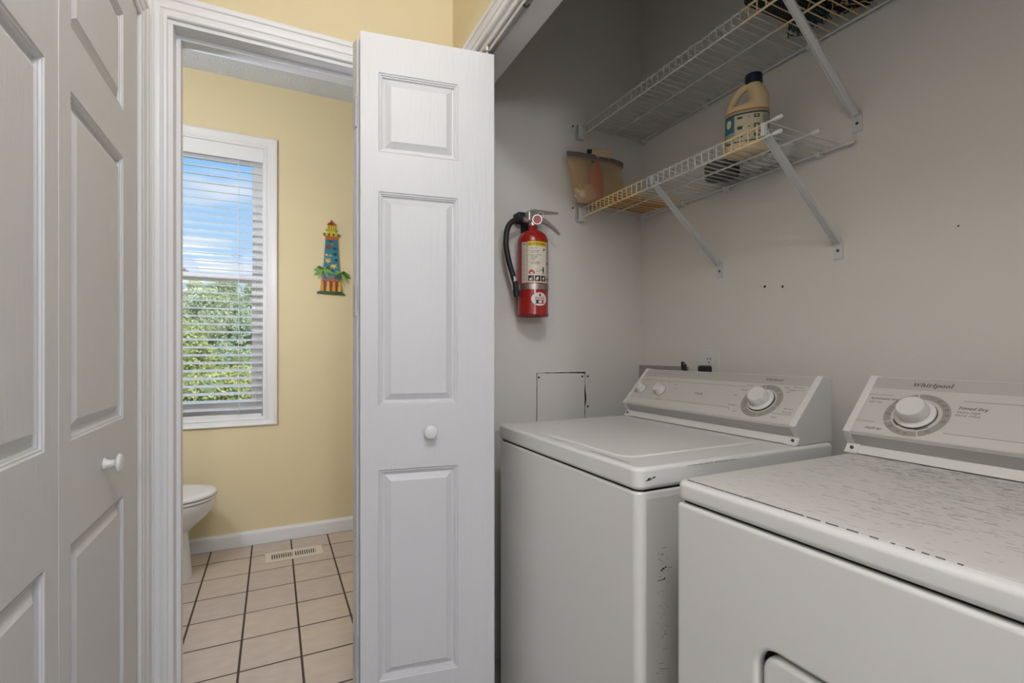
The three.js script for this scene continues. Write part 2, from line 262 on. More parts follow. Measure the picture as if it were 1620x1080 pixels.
// ---------------------------------------------------------------- moulded bifold doors
const ROWS = [[0.226, 0.811], [0.989, 1.583], [1.694, 1.913]];
const PANEL = [[0, 0], [0.0022, -0.0022], [0.0048, -0.0022], [0.0062, -0.0052], [0.0092, -0.0060], [0.0105, -0.0108], [0.0135, -0.0116], [0.0155, -0.0116], [0.0305, -0.0034], [0.0330, -0.0018]];
function doorLeaf(parent, name, W, p0, p1, y0, y1) { // local: x 0..W, front face z = 0
  const leaf = new THREE.Group(); leaf.name = name; parent.add(leaf);
  const s = rrect(0, W, y0, y1, 0.0015); for (const [a, b] of ROWS) s.holes.push(poly([[p0, a], [p0, b], [p1, b], [p1, a]]));
  const slab = [boxUV(extrude(s, 0.016, 0.0012).translate(0, 0, -0.016)), boxUV(box(0, W, y0, y1, -0.034, -0.0155))];
  sub('slab', slab, M.door, leaf);
  for (const [a, b] of ROWS) {
    const pos = [], R = PANEL.map(([i, z]) => [[p0 + i, a + i, z], [p1 - i, a + i, z], [p1 - i, b - i, z], [p0 + i, b - i, z]]);
    const quad = (A, B, C, D) => pos.push(...A, ...B, ...C, ...A, ...C, ...D);
    for (let k = 0; k < R.length - 1; k++) for (let i = 0; i < 4; i++) { const j = (i + 1) % 4; quad(R[k][i], R[k][j], R[k + 1][j], R[k + 1][i]); }
    const L = R[R.length - 1]; quad(L[0], L[1], L[2], L[3]);
    const g = new THREE.BufferGeometry(); g.setAttribute('position', new THREE.Float32BufferAttribute(pos, 3)); g.computeVertexNormals();
    sub('panel', boxUV(g), M.door, leaf);
  }
  return leaf;
}
const knobGeo = () => lathe([[0.0001, 0], [0.012, 0], [0.0125, 0.002], [0.009, 0.005], [0.0076, 0.011], [0.0082, 0.018], [0.0125, 0.0215], [0.0180, 0.0235], [0.0190, 0.0260], [0.0180, 0.0285], [0.0140, 0.0305], [0.0075, 0.0318], [0.0001, 0.0322]], 32).rotateX(Math.PI / 2);
{
  const white = std({ name: 'white_knob_paint', color: lin(0.82, 0.82, 0.82), roughness: 0.28 });
  // door_1: closed pair on the left wall
  const d1 = structGroup('door_1', [DOORX, 0, -1.02], 'closed white panelled folding doors along the left wall'); d1.userData.at = null;
  const L1 = doorLeaf(d1, 'door_leaf', 0.498, 0.052, 0.374, 0.015, 2.0);
  const place = (o, x, z, turn) => { o.position.set(x - DOORX, 0, z + 1.02); o.rotation.y = turn; };
  place(L1, DOORX, -1.0235, Math.PI / 2);
  const k1 = sub('knob', knobGeo().translate(0.228, 0.912, 0), white, L1);
  const L2 = doorLeaf(d1, 'door_leaf', 0.498, 0.124, 0.446, 0.015, 2.0);
  place(L2, DOORX + 0.002, -0.5225, Math.PI / 2 + 0.004);
  const L3 = doorLeaf(d1, 'door_leaf', 0.498, 0.052, 0.374, 0.015, 2.0);
  place(L3, DOORX, -0.0215, Math.PI / 2);
  // door_2: folded pair standing out from the laundry closet
  const d2 = structGroup('door_2', [0.587, 0, -1.322], 'open white panelled folding door standing before the laundry closet'); d2.userData.at = null;
  const A = [0.2125, -1.3833], B = [0.5871, -1.3222];
  const F1 = doorLeaf(d2, 'door_leaf', 0.3796, 0.0495, 0.2705, 0.012, 2.02);
  F1.position.set(A[0] - 0.587, 0, A[1] + 1.322); F1.rotation.y = -Math.atan2(B[1] - A[1], B[0] - A[0]);
  sub('knob', knobGeo().translate(0.190, 0.914, 0), white, F1);
  const F2 = doorLeaf(d2, 'door_leaf', 0.3796, 0.109, 0.330, 0.012, 2.02);
  const C = [0.2095, -1.4215], D = [0.584, -1.489];
  F2.position.set(C[0] - 0.587, 0, C[1] + 1.322); F2.rotation.y = -Math.atan2(D[1] - C[1], D[0] - C[0]);
  for (const y of [1.815, 1.285, 0.30]) { const h = sub('hinge', [box(-0.0015, 0.0008, y - 0.045, y + 0.045, -0.030, -0.002, 0.0006), rod([-0.002, y - 0.045, 0.001], [-0.002, y + 0.045, 0.001], 0.0028), ...[-0.03, 0.0, 0.03].map((k) => new THREE.SphereGeometry(0.0028, 8, 6).scale(0.4, 1, 1).translate(-0.0018, y + k, -0.012))], std({ name: 'painted_hinge', color: lin(0.6, 0.6, 0.6), roughness: 0.45 }), F2); h.userData.label = 'painted hinge between the leaves'; }
  const piv = sub('guide_pin', [cyl(0.0045, 0.0045, 0.024, 12).translate(0.362, 2.028, -0.017), cyl(0.0085, 0.0085, 0.013, 18).translate(0.362, 2.0405, -0.017)], std({ name: 'guide_steel', color: lin(0.5, 0.5, 0.48), roughness: 0.4, metalness: 0.7 }), F1);
}

// ---------------------------------------------------------------- bathroom window, blind
{
  const X0 = -0.90, X1 = -0.05, Y0 = 0.746, Y1 = 2.345;
  const w = structGroup('window_1', [-0.475, Y0, WIN], 'white framed sash window in the yellow bathroom wall');
  const path = [[X0, Y0], [X1, Y0], [X1, Y1], [X0, Y1]];
  const prof = [[0, 0], [0, 0.009], [0.004, 0.012], [0.012, 0.0125], [0.016, 0.0105], [0.022, 0.0105], [0.026, 0.0135], [0.045, 0.0155], [0.056, 0.018], [0.066, 0.018], [0.070, 0.014], [0.070, 0]];
  mesh('window_casing', sweep(path, [[-1, -0.6], [1, -0.6], [1, 0.9], [-1, 0.9]], prof, true).translate(0, 0, WIN), M.trim, w);
  const fr = (x0, x1, y0, y1, t, tb, tt, z0, z1) => [box(x0, x0 + t, y0, y1, z0, z1, 0.002), box(x1 - t, x1, y0, y1, z0, z1, 0.002), box(x0 + t - 0.002, x1 - t + 0.002, y0, y0 + tb, z0, z1, 0.002), box(x0 + t - 0.002, x1 - t + 0.002, y1 - tt, y1, z0, z1, 0.002)].map(boxUV);
  mesh('window_jamb', fr(X0 - 0.015, X1 + 0.01, Y0 - 0.01, Y1 + 0.012, 0.018, 0.018, 0.018, WIN - 0.139, WIN + 0.0005), M.vinyl, w);
  mesh('upper_sash', fr(X0 + 0.004, X1 - 0.008, 1.555, Y1 - 0.006, 0.058, 0.042, 0.074, WIN - 0.11, WIN - 0.085), M.vinyl, w);
  mesh('lower_sash', fr(X0 + 0.004, X1 - 0.008, Y0 + 0.008, 1.598, 0.060, 0.092, 0.046, WIN - 0.084, WIN - 0.058), M.vinyl, w);
  mesh('pane', box(X0 + 0.05, X1 - 0.05, 1.58, 2.28, WIN - 0.099, WIN - 0.0985), M.glass, w);
  mesh('pane', box(X0 + 0.05, X1 - 0.05, 0.83, 1.57, WIN - 0.072, WIN - 0.0715), M.glass, w);
  mesh('sash_lock', [box(-0.50, -0.44, 1.597, 1.607, WIN - 0.08, WIN - 0.062, 0.003), box(-0.485, -0.455, 1.605, 1.618, WIN - 0.078, WIN - 0.066, 0.003)], M.vinyl, w);
  const b = thing('window_blind', 'white horizontal slat blind hanging in the bathroom window', 'window blind', [-0.475, 0.741, WIN - 0.03]);
  const BX0 = -0.888, BX1 = -0.062, ZC = WIN - 0.026;
  mesh('valance', [boxUV(box(BX0 - 0.004, BX1 + 0.011, 2.262, 2.344, WIN - 0.002, WIN + 0.006, 0.002)), boxUV(box(BX1 + 0.004, BX1 + 0.011, 2.27, 2.344, WIN - 0.05, WIN - 0.002, 0.001))], M.vinyl, b);
  mesh('head_rail', boxUV(box(BX0, BX1, 2.288, 2.34, WIN - 0.054, WIN - 0.006, 0.003)), M.vinyl, b);
  // slats tilt down towards the room
  const sl = []; { const n = 8, W2 = 0.0245; const sh = new THREE.Shape(); for (let i = 0; i <= n; i++) { const t = -1 + 2 * i / n; sh[i ? 'lineTo' : 'moveTo'](t * W2, 0.0016 * (1 - t * t) + 0.0012); } for (let i = n; i >= 0; i--) { const t = -1 + 2 * i / n; sh.lineTo(t * W2, 0.0016 * (1 - t * t) - 0.0012); } sl.push(extrude(sh, BX1 - BX0, 0).rotateY(Math.PI / 2)); }
  const slat = boxUV(sl[0].rotateX(0.22)); // local x to -z; length along +x
  for (let k = 0; k < 33; k++) { const y = 0.8045 + 0.045 * k; if (y > 2.262) break; const m = new THREE.Mesh(slat, M.slat); m.name = 'slat'; m.castShadow = m.receiveShadow = true; m.position.set(BX0 + 0.475, y - 0.741, ZC - (WIN - 0.03)); b.add(m); }
  mesh('bottom_rail', boxUV(box(BX0, BX1, 0.748, 0.772, ZC - 0.024, ZC + 0.024, 0.003)), M.vinyl, b);
  for (const x of [-0.84, -0.475, -0.095]) mesh('ladder_cord', [0.023, -0.023].map((d) => rod([x, 0.76, ZC + d], [x, 2.29, ZC + d], 0.0008, 5)), M.slat, b);
  mesh('tilt_wand', [rod([-0.183, 0.755, ZC + 0.031], [-0.183, 2.27, ZC + 0.031], 0.0017, 6), new THREE.SphereGeometry(0.004, 10, 8).translate(-0.183, 0.755, ZC + 0.031)], M.slat, b);
}

// ---------------------------------------------------------------- lighthouse wall plaque
{
  const LX = 0.318, Z = WIN + 0.004;
  const t = thing('wall_plaque', 'painted lighthouse plaque with green palms hanging on the yellow wall', 'wall decoration', [LX, 1.497, Z]);
  const paint = (r, g, b) => phys({ name: 'plaque_paint', color: lin(r, g, b), roughness: 0.35, clearcoat: 0.4 });
  const col = { green: paint(0.035, 0.10, 0.02), leaf: paint(0.16, 0.38, 0.045), dleaf: paint(0.03, 0.10, 0.02), yellow: paint(0.72, 0.48, 0.05), orange: paint(0.55, 0.11, 0.02), brown: paint(0.22, 0.035, 0.015), blue: paint(0.02, 0.20, 0.28), navy: paint(0.02, 0.035, 0.08), rust: paint(0.30, 0.045, 0.02), lime: paint(0.36, 0.45, 0.03), black: paint(0.02, 0.018, 0.015), amber: paint(0.66, 0.30, 0.03) };
  const plate = (name, pts, z0, th, mat, smoothPts) => { const s = smoothPts ? new THREE.Shape(new THREE.CatmullRomCurve3(pts.map((p) => V(p[0], p[1], 0)), true).getPoints(60).map((p) => new THREE.Vector2(p.x, p.y))) : poly(pts); return mesh(name, extrude(s, th, Math.min(0.0012, th / 3)).translate(0, 0, Z + z0), mat, t); };
  const X = (x) => LX + x;
  plate('mound', [[X(-0.076), 1.512], [X(-0.05), 1.521], [X(0), 1.516], [X(0.06), 1.519], [X(0.088), 1.505], [X(0.09), 1.497], [X(0.02), 1.4985], [X(-0.04), 1.501], [X(-0.078), 1.504]], 0, 0.012, col.green, false);
  plate('wall_base', [[X(-0.057), 1.517], [X(-0.049), 1.586], [X(0.059), 1.584], [X(0.073), 1.512], [X(0.0), 1.512]], 0, 0.010, col.brown);
  for (let k = 0; k < 4; k++) { const cx = -0.047 + k * 0.0345; const z = []; for (let i = 0; i <= 14; i++) z.push([X(cx - 0.0045 - (i % 2 ? 0.007 : 0) + (i < 7 ? -0.002 : 0.001)), 1.518 + i * 0.0044]); for (let i = 14; i >= 0; i--) z.push([X(cx + 0.0045 + (i % 2 ? 0.007 : 0) + (i < 7 ? 0.001 : 0)), 1.518 + i * 0.0044]); plate('zigzag', z, 0.009, 0.003, k % 2 ? col.yellow : col.amber); }
  plate('rim', [[X(-0.051), 1.584], [X(-0.05), 1.592], [X(0.059), 1.590], [X(0.06), 1.582]], 0.002, 0.010, col.orange);
  plate('tower', [[X(-0.046), 1.590], [X(-0.0265), 1.842], [X(0.0435), 1.842], [X(0.060), 1.588]], 0, 0.010, col.blue);
  const blob = (cx, cy, s0, m, k) => { const s = s0 * 1.3; const n = 5 + (k % 2), pts = []; for (let i = 0; i < 2 * n; i++) { const a = Math.PI * i / n + k, r = s * (i % 2 ? 0.45 : 1) * (0.8 + 0.4 * ((k * 7 + i * 3) % 5) / 5); pts.push([X(cx) + r * Math.cos(a), cy + 0.8 * r * Math.sin(a)]); } plate('sea_creature', pts, 0.009, 0.0025, m); };
  [[-0.014, 1.792, 0.018, col.rust], [0.026, 1.788, 0.014, col.navy], [0.012, 1.815, 0.013, col.orange], [-0.020, 1.745, 0.010, col.yellow], [0.003, 1.742, 0.010, col.lime], [0.028, 1.752, 0.014, col.navy], [-0.013, 1.709, 0.020, col.yellow], [0.020, 1.676, 0.020, col.yellow], [0.036, 1.716, 0.011, col.black], [-0.030, 1.662, 0.011, col.leaf], [-0.012, 1.67, 0.008, col.navy], [0.016, 1.648, 0.010, col.black], [0.040, 1.643, 0.008, col.lime], [0.012, 1.604, 0.016, col.orange], [-0.02, 1.63, 0.010, col.navy], [0.003, 1.832, 0.011, col.navy]].forEach(([x, y, s, m], k) => blob(x, y, s, m, k));
  plate('band', [[X(-0.0275), 1.842], [X(-0.0275), 1.866], [X(0.044), 1.866], [X(0.044), 1.842]], 0.001, 0.010, col.orange);
  plate('gallery', [[X(-0.036), 1.862], [X(-0.044), 1.880], [X(0.058), 1.880], [X(0.050), 1.862]], 0.002, 0.013, col.lime);
  for (let k = 0; k < 7; k++) plate('rail_post', [[X(-0.036 + k * 0.0135), 1.863], [X(-0.036 + k * 0.0135), 1.880], [X(-0.030 + k * 0.0135), 1.880], [X(-0.030 + k * 0.0135), 1.863]], 0.013, 0.004, k % 2 ? col.yellow : col.black);
  plate('lantern_base', [[X(-0.016), 1.880], [X(-0.016), 1.898], [X(0.032), 1.898], [X(0.032), 1.880]], 0.001, 0.010, col.yellow);
  plate('lantern_ledge', [[X(-0.024), 1.896], [X(-0.026), 1.908], [X(0.040), 1.908], [X(0.038), 1.896]], 0.002, 0.012, col.lime);
  plate('lantern', [[X(-0.016), 1.908], [X(-0.016), 1.934], [X(0.031), 1.934], [X(0.031), 1.908]], 0.001, 0.009, col.yellow);
  for (const x of [-0.008, 0.006, 0.020]) plate('lantern_bar', [[X(x), 1.909], [X(x), 1.933], [X(x + 0.002), 1.933], [X(x + 0.002), 1.909]], 0.009, 0.003, col.black);
  plate('dome', [[X(-0.019), 1.933], [X(-0.010), 1.946], [X(0.0), 1.951], [X(0.002), 1.960], [X(0.008), 1.964], [X(0.014), 1.960], [X(0.016), 1.951], [X(0.025), 1.945], [X(0.034), 1.933]], 0.001, 0.011, col.rust);
  const frond = (cx, cy, a, len, k) => { const pts = [], back = []; for (let i = 0; i <= 8; i++) { const q = i / 8, x = cx + len * q * Math.cos(a), y = cy + len * q * Math.sin(a) - 0.55 * len * q * q; const wd = 0.012 * Math.sin(Math.PI * Math.min(1, q * 0.9 + 0.1)) * (1 + (i % 2 ? 0.35 : 0)); pts.push([x, y + wd * 0.6]); back.unshift([x, y - wd]); } plate('frond', pts.concat(back), 0.008 + 0.0015 * (k % 4), 0.004, k % 3 === 1 ? col.dleaf : col.leaf); };
  const palm = (cx, cy, bx, m) => { plate('palm_trunk', [[X(bx - 0.004), 1.52], [X(cx - 0.003), cy], [X(cx + 0.004), cy], [X(bx + 0.004), 1.52]], 0.006, 0.005, col.brown); m.forEach(([a, l], k) => frond(X(cx), cy, a, l, k)); };
  palm(-0.040, 1.648, -0.006, [[2.6, 0.066], [2.2, 0.062], [3.2, 0.058], [3.9, 0.046], [0.7, 0.062], [0.2, 0.068], [1.2, 0.045], [1.7, 0.040], [-0.6, 0.045]]);
  palm(0.066, 1.630, 0.046, [[0.5, 0.056], [0.1, 0.058], [-0.6, 0.055], [-1.2, 0.062], [0.9, 0.045], [2.6, 0.052], [2.2, 0.045], [3.3, 0.042], [1.5, 0.036]]);
}

// ---------------------------------------------------------------- toilet and floor register
{
  const Z = -2.955, t = thing('toilet', 'white toilet with closed lid beside the doorway', 'toilet', [-0.55, 0, Z]);
  const ring = (y, tip, back, hw, n = 48) => { const c = tip - hw * 1.12, a = []; for (let i = 0; i < n; i++) { const th = -2 * Math.PI * i / n, cs = Math.cos(th), sn = Math.sin(th); a.push(cs >= 0 ? [c + (tip - c) * cs, y, Z + hw * sn] : [c + (c - back) * cs, y, Z + hw * Math.sign(sn) * Math.abs(sn) ** 0.75]); } return a; };
  mesh('bowl', [loft([ring(0, -0.372, -0.80, 0.120), ring(0.012, -0.372, -0.80, 0.120), ring(0.05, -0.377, -0.80, 0.114), ring(0.14, -0.386, -0.80, 0.108), ring(0.222, -0.392, -0.80, 0.106), ring(0.245, -0.370, -0.79, 0.115), ring(0.275, -0.338, -0.78, 0.138), ring(0.31, -0.302, -0.78, 0.160), ring(0.35, -0.278, -0.78, 0.175), ring(0.378, -0.270, -0.78, 0.180), ring(0.388, -0.273, -0.78, 0.178)]), box(-0.98, -0.72, 0.2, 0.40, Z - 0.17, Z + 0.17, 0.03)], M.porcelain, t);
  mesh('seat', loft([ring(0.391, -0.272, -0.74, 0.180), ring(0.394, -0.266, -0.74, 0.185), ring(0.402, -0.266, -0.74, 0.185), ring(0.405, -0.272, -0.74, 0.180)]), M.seat, t);
  mesh('lid', loft([ring(0.4085, -0.270, -0.75, 0.181), ring(0.411, -0.264, -0.75, 0.186), ring(0.421, -0.264, -0.75, 0.186), ring(0.427, -0.274, -0.74, 0.178), ring(0.430, -0.31, -0.72, 0.15)]), M.seat, t);
  mesh('seat_bumper', [0.11, -0.11].map((d) => box(-0.40, -0.36, 0.404, 0.409, Z + d - 0.01, Z + d + 0.01, 0.002)).concat(box(-0.76, -0.71, 0.40, 0.43, Z - 0.09, Z + 0.09, 0.008)), M.seat, t);
  const tank = mesh('tank', box(-0.985, -0.80, 0.40, 0.74, Z - 0.22, Z + 0.22, 0.025), M.porcelain, t);
  mesh('tank_lid', box(-0.995, -0.785, 0.742, 0.775, Z - 0.232, Z + 0.232, 0.012), M.porcelain, tank);
  mesh('flush_lever', [rod([-0.80, 0.68, Z + 0.15], [-0.782, 0.68, Z + 0.15], 0.012), rod([-0.785, 0.68, Z + 0.15], [-0.78, 0.665, Z + 0.08], 0.005)], M.steel, tank);
}
{
  const x0 = -0.044, x1 = 0.252, z0 = -3.071, z1 = -2.941, t = thing('floor_register', 'pale pink metal floor register set into the bathroom tiles', 'floor vent', [0.104, 0, -3.006]);
  const s = rrect(x0, x1, -z1, -z0, 0.004); const H0 = x0 + 0.034, H1 = x1 - 0.036, hz0 = -z1 + 0.030, hz1 = -z0 - 0.030, mid = (H0 + H1) / 2;
  for (const [a, b] of [[H0, mid - 0.006], [mid + 0.006, H1]]) s.holes.push(poly([[a, hz0], [a, hz1], [b, hz1], [b, hz0]]));
  mesh('face_plate', extrude(s, 0.006, 0.002).rotateX(-Math.PI / 2), M.register, t);
  mesh('duct', box(H0 - 0.004, H1 + 0.004, 0.0005, 0.0012, -hz1, -hz0), std({ name: 'duct_dark', color: lin(0.05, 0.035, 0.025), roughness: 0.9 }), t);
  for (const [a, b] of [[H0, mid - 0.006], [mid + 0.006, H1]]) for (let k = 0; k < 9; k++) { const x = a + (k + 0.75) * (b - a) / 9.2; const g = box(-0.0032, 0.0032, -0.0011, 0.0011, -hz1, -hz0); g.rotateZ(0.55).translate(x, 0.0042, 0); mesh('louvre', g, M.register, t); }
}

// ---------------------------------------------------------------- washer and dryer
function stampText(g, s, x, y, size, o = {}) { g.font = `${o.style ?? ''} ${size}px ${o.font ?? 'sans-serif'}`; g.fillStyle = o.color ?? '#55514b'; g.textAlign = o.align ?? 'left'; g.textBaseline = 'middle'; g.fillText(s, x, y); }
// console: profile in (x, y), spans z0..z1; sloping face carries the print
function appliance(o) {
  const { X0, X1, Z0, Z1, Y, t } = o;
  // rounded cabinet and top are extruded upward: shape in (x, -z)
  const cab = rrect(X0 + 0.003, X1, -Z1 + 0.002, -Z0 - 0.002, [0.020, 0.004, 0.004, 0.020]);
  return { cab };
}
const CP = { // console profile relative to the deck edge: [dx from base front, height over deck]
  base: [0, 0.002], foot: [0.014, 0.020], ridge: [-0.006, 0.051], top: [0.104, 0.169], back: [0.138, 0.164], rear: [0.141, 0.002],
};
function consoleParts(t, xb, Y, z0, z1, map, o) {
  const P = (k) => [xb + CP[k][0], Y + CP[k][1]];
  const ext = (pts, za, zb, bev = 0) => extrude(poly(pts.map(([x, y]) => [x, y])), zb - za, bev).translate(0, 0, za);
  const body = [P('base'), P('foot'), P('ridge'), P('top'), P('back'), P('rear')];
  const grow = (pts, d) => pts.map(([x, y]) => { const cx = xb + 0.07, cy = Y + 0.085; const l = Math.hypot(x - cx, y - cy); return [x + (x - cx) / l * d, Math.max(Y + 0.001, y + (y - cy) / l * d)]; });
  mesh('console_body', ext(body, z0 + 0.012, z1 - 0.012), o.body, t);
  // end caps, a little proud, with a screw foot
  for (const [a, b] of [[z0, z0 + 0.0155], [z1 - 0.0155, z1]]) mesh('end_cap', ext(grow(body, 0.003), a, b, 0.002), M.consoleWhite, t);
  const R = P('ridge'), T = P('top'), L = Math.hypot(T[0] - R[0], T[1] - R[1]); const e = [(T[0] - R[0]) / L, (T[1] - R[1]) / L], n = [-e[1], e[0]];
  const at = (s, z, h = 0) => [R[0] + e[0] * s + n[0] * h, R[1] + e[1] * s + n[1] * h, z];
  // printed face plate
  const za = z0 + 0.017, zb = z1 - 0.017, g = new THREE.BufferGeometry();
  const q = [at(0.002, za, 0.0012), at(0.002, zb, 0.0012), at(L - 0.002, zb, 0.0012), at(L - 0.002, za, 0.0012)]; const qb = [at(0.0005, za, 0), at(0.0005, zb, 0), at(L - 0.0005, zb, 0), at(L - 0.0005, za, 0)];
  const pos = [], uv = []; const U = [[0, 0], [1, 0], [1, 1], [0, 1]]; const tri = (a, b, c, ua, ub, uc) => { pos.push(...a, ...b, ...c); uv.push(...ua, ...ub, ...uc); };
  tri(q[0], q[1], q[2], U[0], U[1], U[2]); tri(q[0], q[2], q[3], U[0], U[2], U[3]);
  for (let i = 0; i < 4; i++) { const j = (i + 1) % 4; tri(qb[i], qb[j], q[j], [0.5, 0.02], [0.5, 0.02], [0.5, 0.02]); tri(qb[i], q[j], q[i], [0.5, 0.02], [0.5, 0.02], [0.5, 0.02]); }
  g.setAttribute('position', new THREE.Float32BufferAttribute(pos, 3)); g.setAttribute('uv', new THREE.Float32BufferAttribute(uv, 2)); g.computeVertexNormals();
  mesh('control_panel', g, std({ name: 'printed_panel', map, roughness: 0.42 }), t);
  // recessed grey strip below the ridge
  const F = P('foot'), mm = (a, b, k) => [a[0] + (b[0] - a[0]) * k, a[1] + (b[1] - a[1]) * k];
  mesh('lower_strip', ext([mm(F, R, 0.04), mm(F, R, 0.80), [mm(F, R, 0.80)[0] - 0.0012, mm(F, R, 0.80)[1] - 0.0008], [mm(F, R, 0.04)[0] - 0.0012, mm(F, R, 0.04)[1] - 0.0008]].reverse(), z0 + 0.016, z1 - 0.016), M.consoleGrey, t);
  for (const z of [z0 + 0.014, z1 - 0.014]) { mesh('screw_foot', [box(xb - 0.003, xb + 0.02, Y + 0.0005, Y + 0.004, z - 0.014, z + 0.014, 0.001), extrude(poly([[xb - 0.001, Y + 0.003], [xb + 0.012, Y + 0.021], [xb + 0.016, Y + 0.021], [xb + 0.016, Y + 0.003]]), 0.026).translate(0, 0, z - 0.013)], M.consoleWhite, t); mesh('screw', new THREE.SphereGeometry(0.0042, 12, 8).scale(0.6, 1, 1).translate(xb + 0.004, Y + 0.0125, z), M.darkSteel, t); }
  const rot = Math.atan2(n[1], n[0]);
  const dial = (name, s, z, geos, mat, parent) => { const gg = join(geos); gg.rotateZ(rot - Math.PI / 2); const p = at(s, z, 0.0012); gg.translate(...p); return mesh(name, gg, mat, parent ?? t); };
  return { at, L, dial, za, zb };
}
const WX0 = 0.655, WX1 = 1.297, WZ0 = -1.447, WZ1 = -0.767, WY = 0.905;
{
  const t = thing('washing_machine', 'white top loading washer with a raised control console', 'washing machine', [0.97, 0, -1.107]);
  const scuff = canvasTex(1024, 1024, (g, w, h) => { g.fillStyle = '#d9d7d3'; g.fillRect(0, 0, w, h); seed = 91; // side sheet: scuffs near the front edge (u: depth from the front, v: height)
    for (let k = 0; k < 110; k++) { const x = 50 + rnd() ** 1.2 * 60, y = 130 + rr(0, 480), a = rr(0.15, 0.8); g.fillStyle = `rgba(60,56,50,${a})`; g.fillRect(x, y, rr(1, 10) * (rnd() < 0.25 ? 2.4 : 0.6), rr(1, 2.4)); }
    g.fillStyle = '#3b3833'; g.fillRect(78, 188, 12, 5); g.fillRect(70, 192, 10, 4); g.fillRect(92, 185, 8, 5); g.fillRect(55, 218, 40, 2); g.fillRect(86, 215, 7, 4); });
  const cab = rrect(WX0 + 0.003, WX1, -WZ1 + 0.003, -WZ0 - 0.003, [0.018, 0.004, 0.004, 0.018]);
  mesh('cabinet', boxUV(toCreasedNormals(extrude(cab, 0.827, 0.006).rotateX(-Math.PI / 2).translate(0, 0.028, 0), 0.6)), M.enamel, t);
  // worn right side sheet, 0.6 mm proud of the cabinet
  { const g = new THREE.BoxGeometry(0.55, 0.80, 0.0006); const p = g.attributes.position, uv = g.attributes.uv; for (let i = 0; i < p.count; i++) uv.setXY(i, p.getX(i) / 0.55 + 0.5, p.getY(i) / 0.80 + 0.5); g.translate(WX0 + 0.024 + 0.275, 0.44, WZ1 - 0.003); mesh('side_panel', g, phys({ name: 'scuffed_enamel', map: scuff, color: lin(1.0, 1.0, 0.98), roughness: 0.34, clearcoat: 0.3 }), t); }
  mesh('top_gap', extrude(rrect(WX0 + 0.008, WX1 - 0.004, -WZ1 + 0.007, -WZ0 - 0.007, [0.02, 0.004, 0.004, 0.02]), 0.02).rotateX(-Math.PI / 2).translate(0, 0.846, 0), M.gap, t);
  for (const [x, z] of [[0.70, WZ0 + 0.05], [0.70, WZ1 - 0.05], [1.25, WZ0 + 0.05], [1.25, WZ1 - 0.05]]) mesh('foot', [cyl(0.012, 0.012, 0.03, 12).translate(x, 0.02, z), cyl(0.02, 0.022, 0.012, 16).translate(x, 0.004, z)], M.rubber, t);
  // deck with lid opening and finger scoop
  const deck = rrect(WX0, WX1, -WZ1, -WZ0, [0.022, 0.010, 0.010, 0.022]);
  const lx0 = 0.703, lx1 = 1.128, la = 0.862, lb = 1.392; // la, lb = -z of the lid's right and left edge
  const hole = new THREE.Path(); { const r = 0.035; hole.moveTo(lx0 + r, la); hole.lineTo(lx1 - 0.012, la); hole.lineTo(lx1, la + 0.012); hole.lineTo(lx1, lb - 0.012); hole.lineTo(lx1 - 0.012, lb); hole.lineTo(lx0 + r, lb); hole.absarc(lx0 + r, lb - r, r, Math.PI / 2, Math.PI); hole.lineTo(lx0, 1.185); hole.bezierCurveTo(lx0 - 0.006, 1.17, lx0 - 0.018, 1.155, lx0 - 0.019, 1.13); hole.lineTo(lx0 - 0.019, 1.105); hole.bezierCurveTo(lx0 - 0.018, 1.08, lx0 - 0.006, 1.065, lx0, 1.05); hole.lineTo(lx0, la + r); hole.absarc(lx0 + r, la + r, r, Math.PI, 1.5 * Math.PI); }
  deck.holes.push(hole);
  mesh('top_deck', boxUV(toCreasedNormals(extrude(deck, 0.046, 0.009, { bevelSegments: 5 }).rotateX(-Math.PI / 2).translate(0, WY - 0.046, 0), 0.6)), M.enamel, t);
  mesh('scoop', box(lx0 - 0.027, lx0 + 0.03, WY - 0.044, WY - 0.036, -1.21, -1.03), M.consoleGrey, t);
  mesh('lid', boxUV(toCreasedNormals(extrude(rrect(lx0 - 0.007, lx1 + 0.0055, la - 0.0065, lb + 0.0065, [0.038, 0.012, 0.012, 0.038]), 0.022, 0.0065, { bevelSegments: 5 }).rotateX(-Math.PI / 2).translate(0, WY - 0.020, 0), 0.6)), M.enamel, t);
  // printed caution line and a chip at the corner
  const line = canvasTex(512, 24, (g, w, h) => { g.clearRect(0, 0, w, h); seed = 5; g.fillStyle = '#2c2925'; for (let x = 0; x < w; x += 1) if (rnd() < 0.93 && (x % 90) > 4) g.fillRect(x, 8 + rr(-2, 2), 1, 8); });
  { const g = new THREE.PlaneGeometry(0.145, 0.006); g.rotateX(-Math.PI / 2).rotateY(-Math.PI / 2).translate(0.674, WY + 0.0004, -0.888); const m = mesh('caution_print', g, std({ map: line, transparent: true, roughness: 0.5 }), t); }
  { seed = 33; const gs = []; for (let k = 0; k < 26; k++) { const u = rr(-1, 1), m = 1 - Math.abs(u), g = new THREE.SphereGeometry(1, 8, 6).scale(rr(0.0015, 0.005) * (0.4 + m), rr(0.0005, 0.0016) * (0.4 + m), 0.0003); g.rotateZ(0.22).translate(0.688 + u * 0.0135, 0.8815 + u * 0.0022 + rr(-0.0025, 0.0025) * (0.3 + m), WZ1 + 0.0001); gs.push(g); } mesh('paint_chip', gs, M.gap, t).userData.kind = 'stuff'; }
  { seed = 12; const gs = []; let x = 0.79; while (x < 0.92) { const l = rr(0.004, 0.022); gs.push(box(x, x + l, WY - 0.0078, WY - 0.0070, WZ1 - 0.0012, WZ1 + 0.0003)); x += l + rr(0.0005, 0.006); } mesh('edge_wear', gs, std({ color: lin(0.10, 0.09, 0.08), roughness: 0.9 }), t).userData.kind = 'stuff'; }
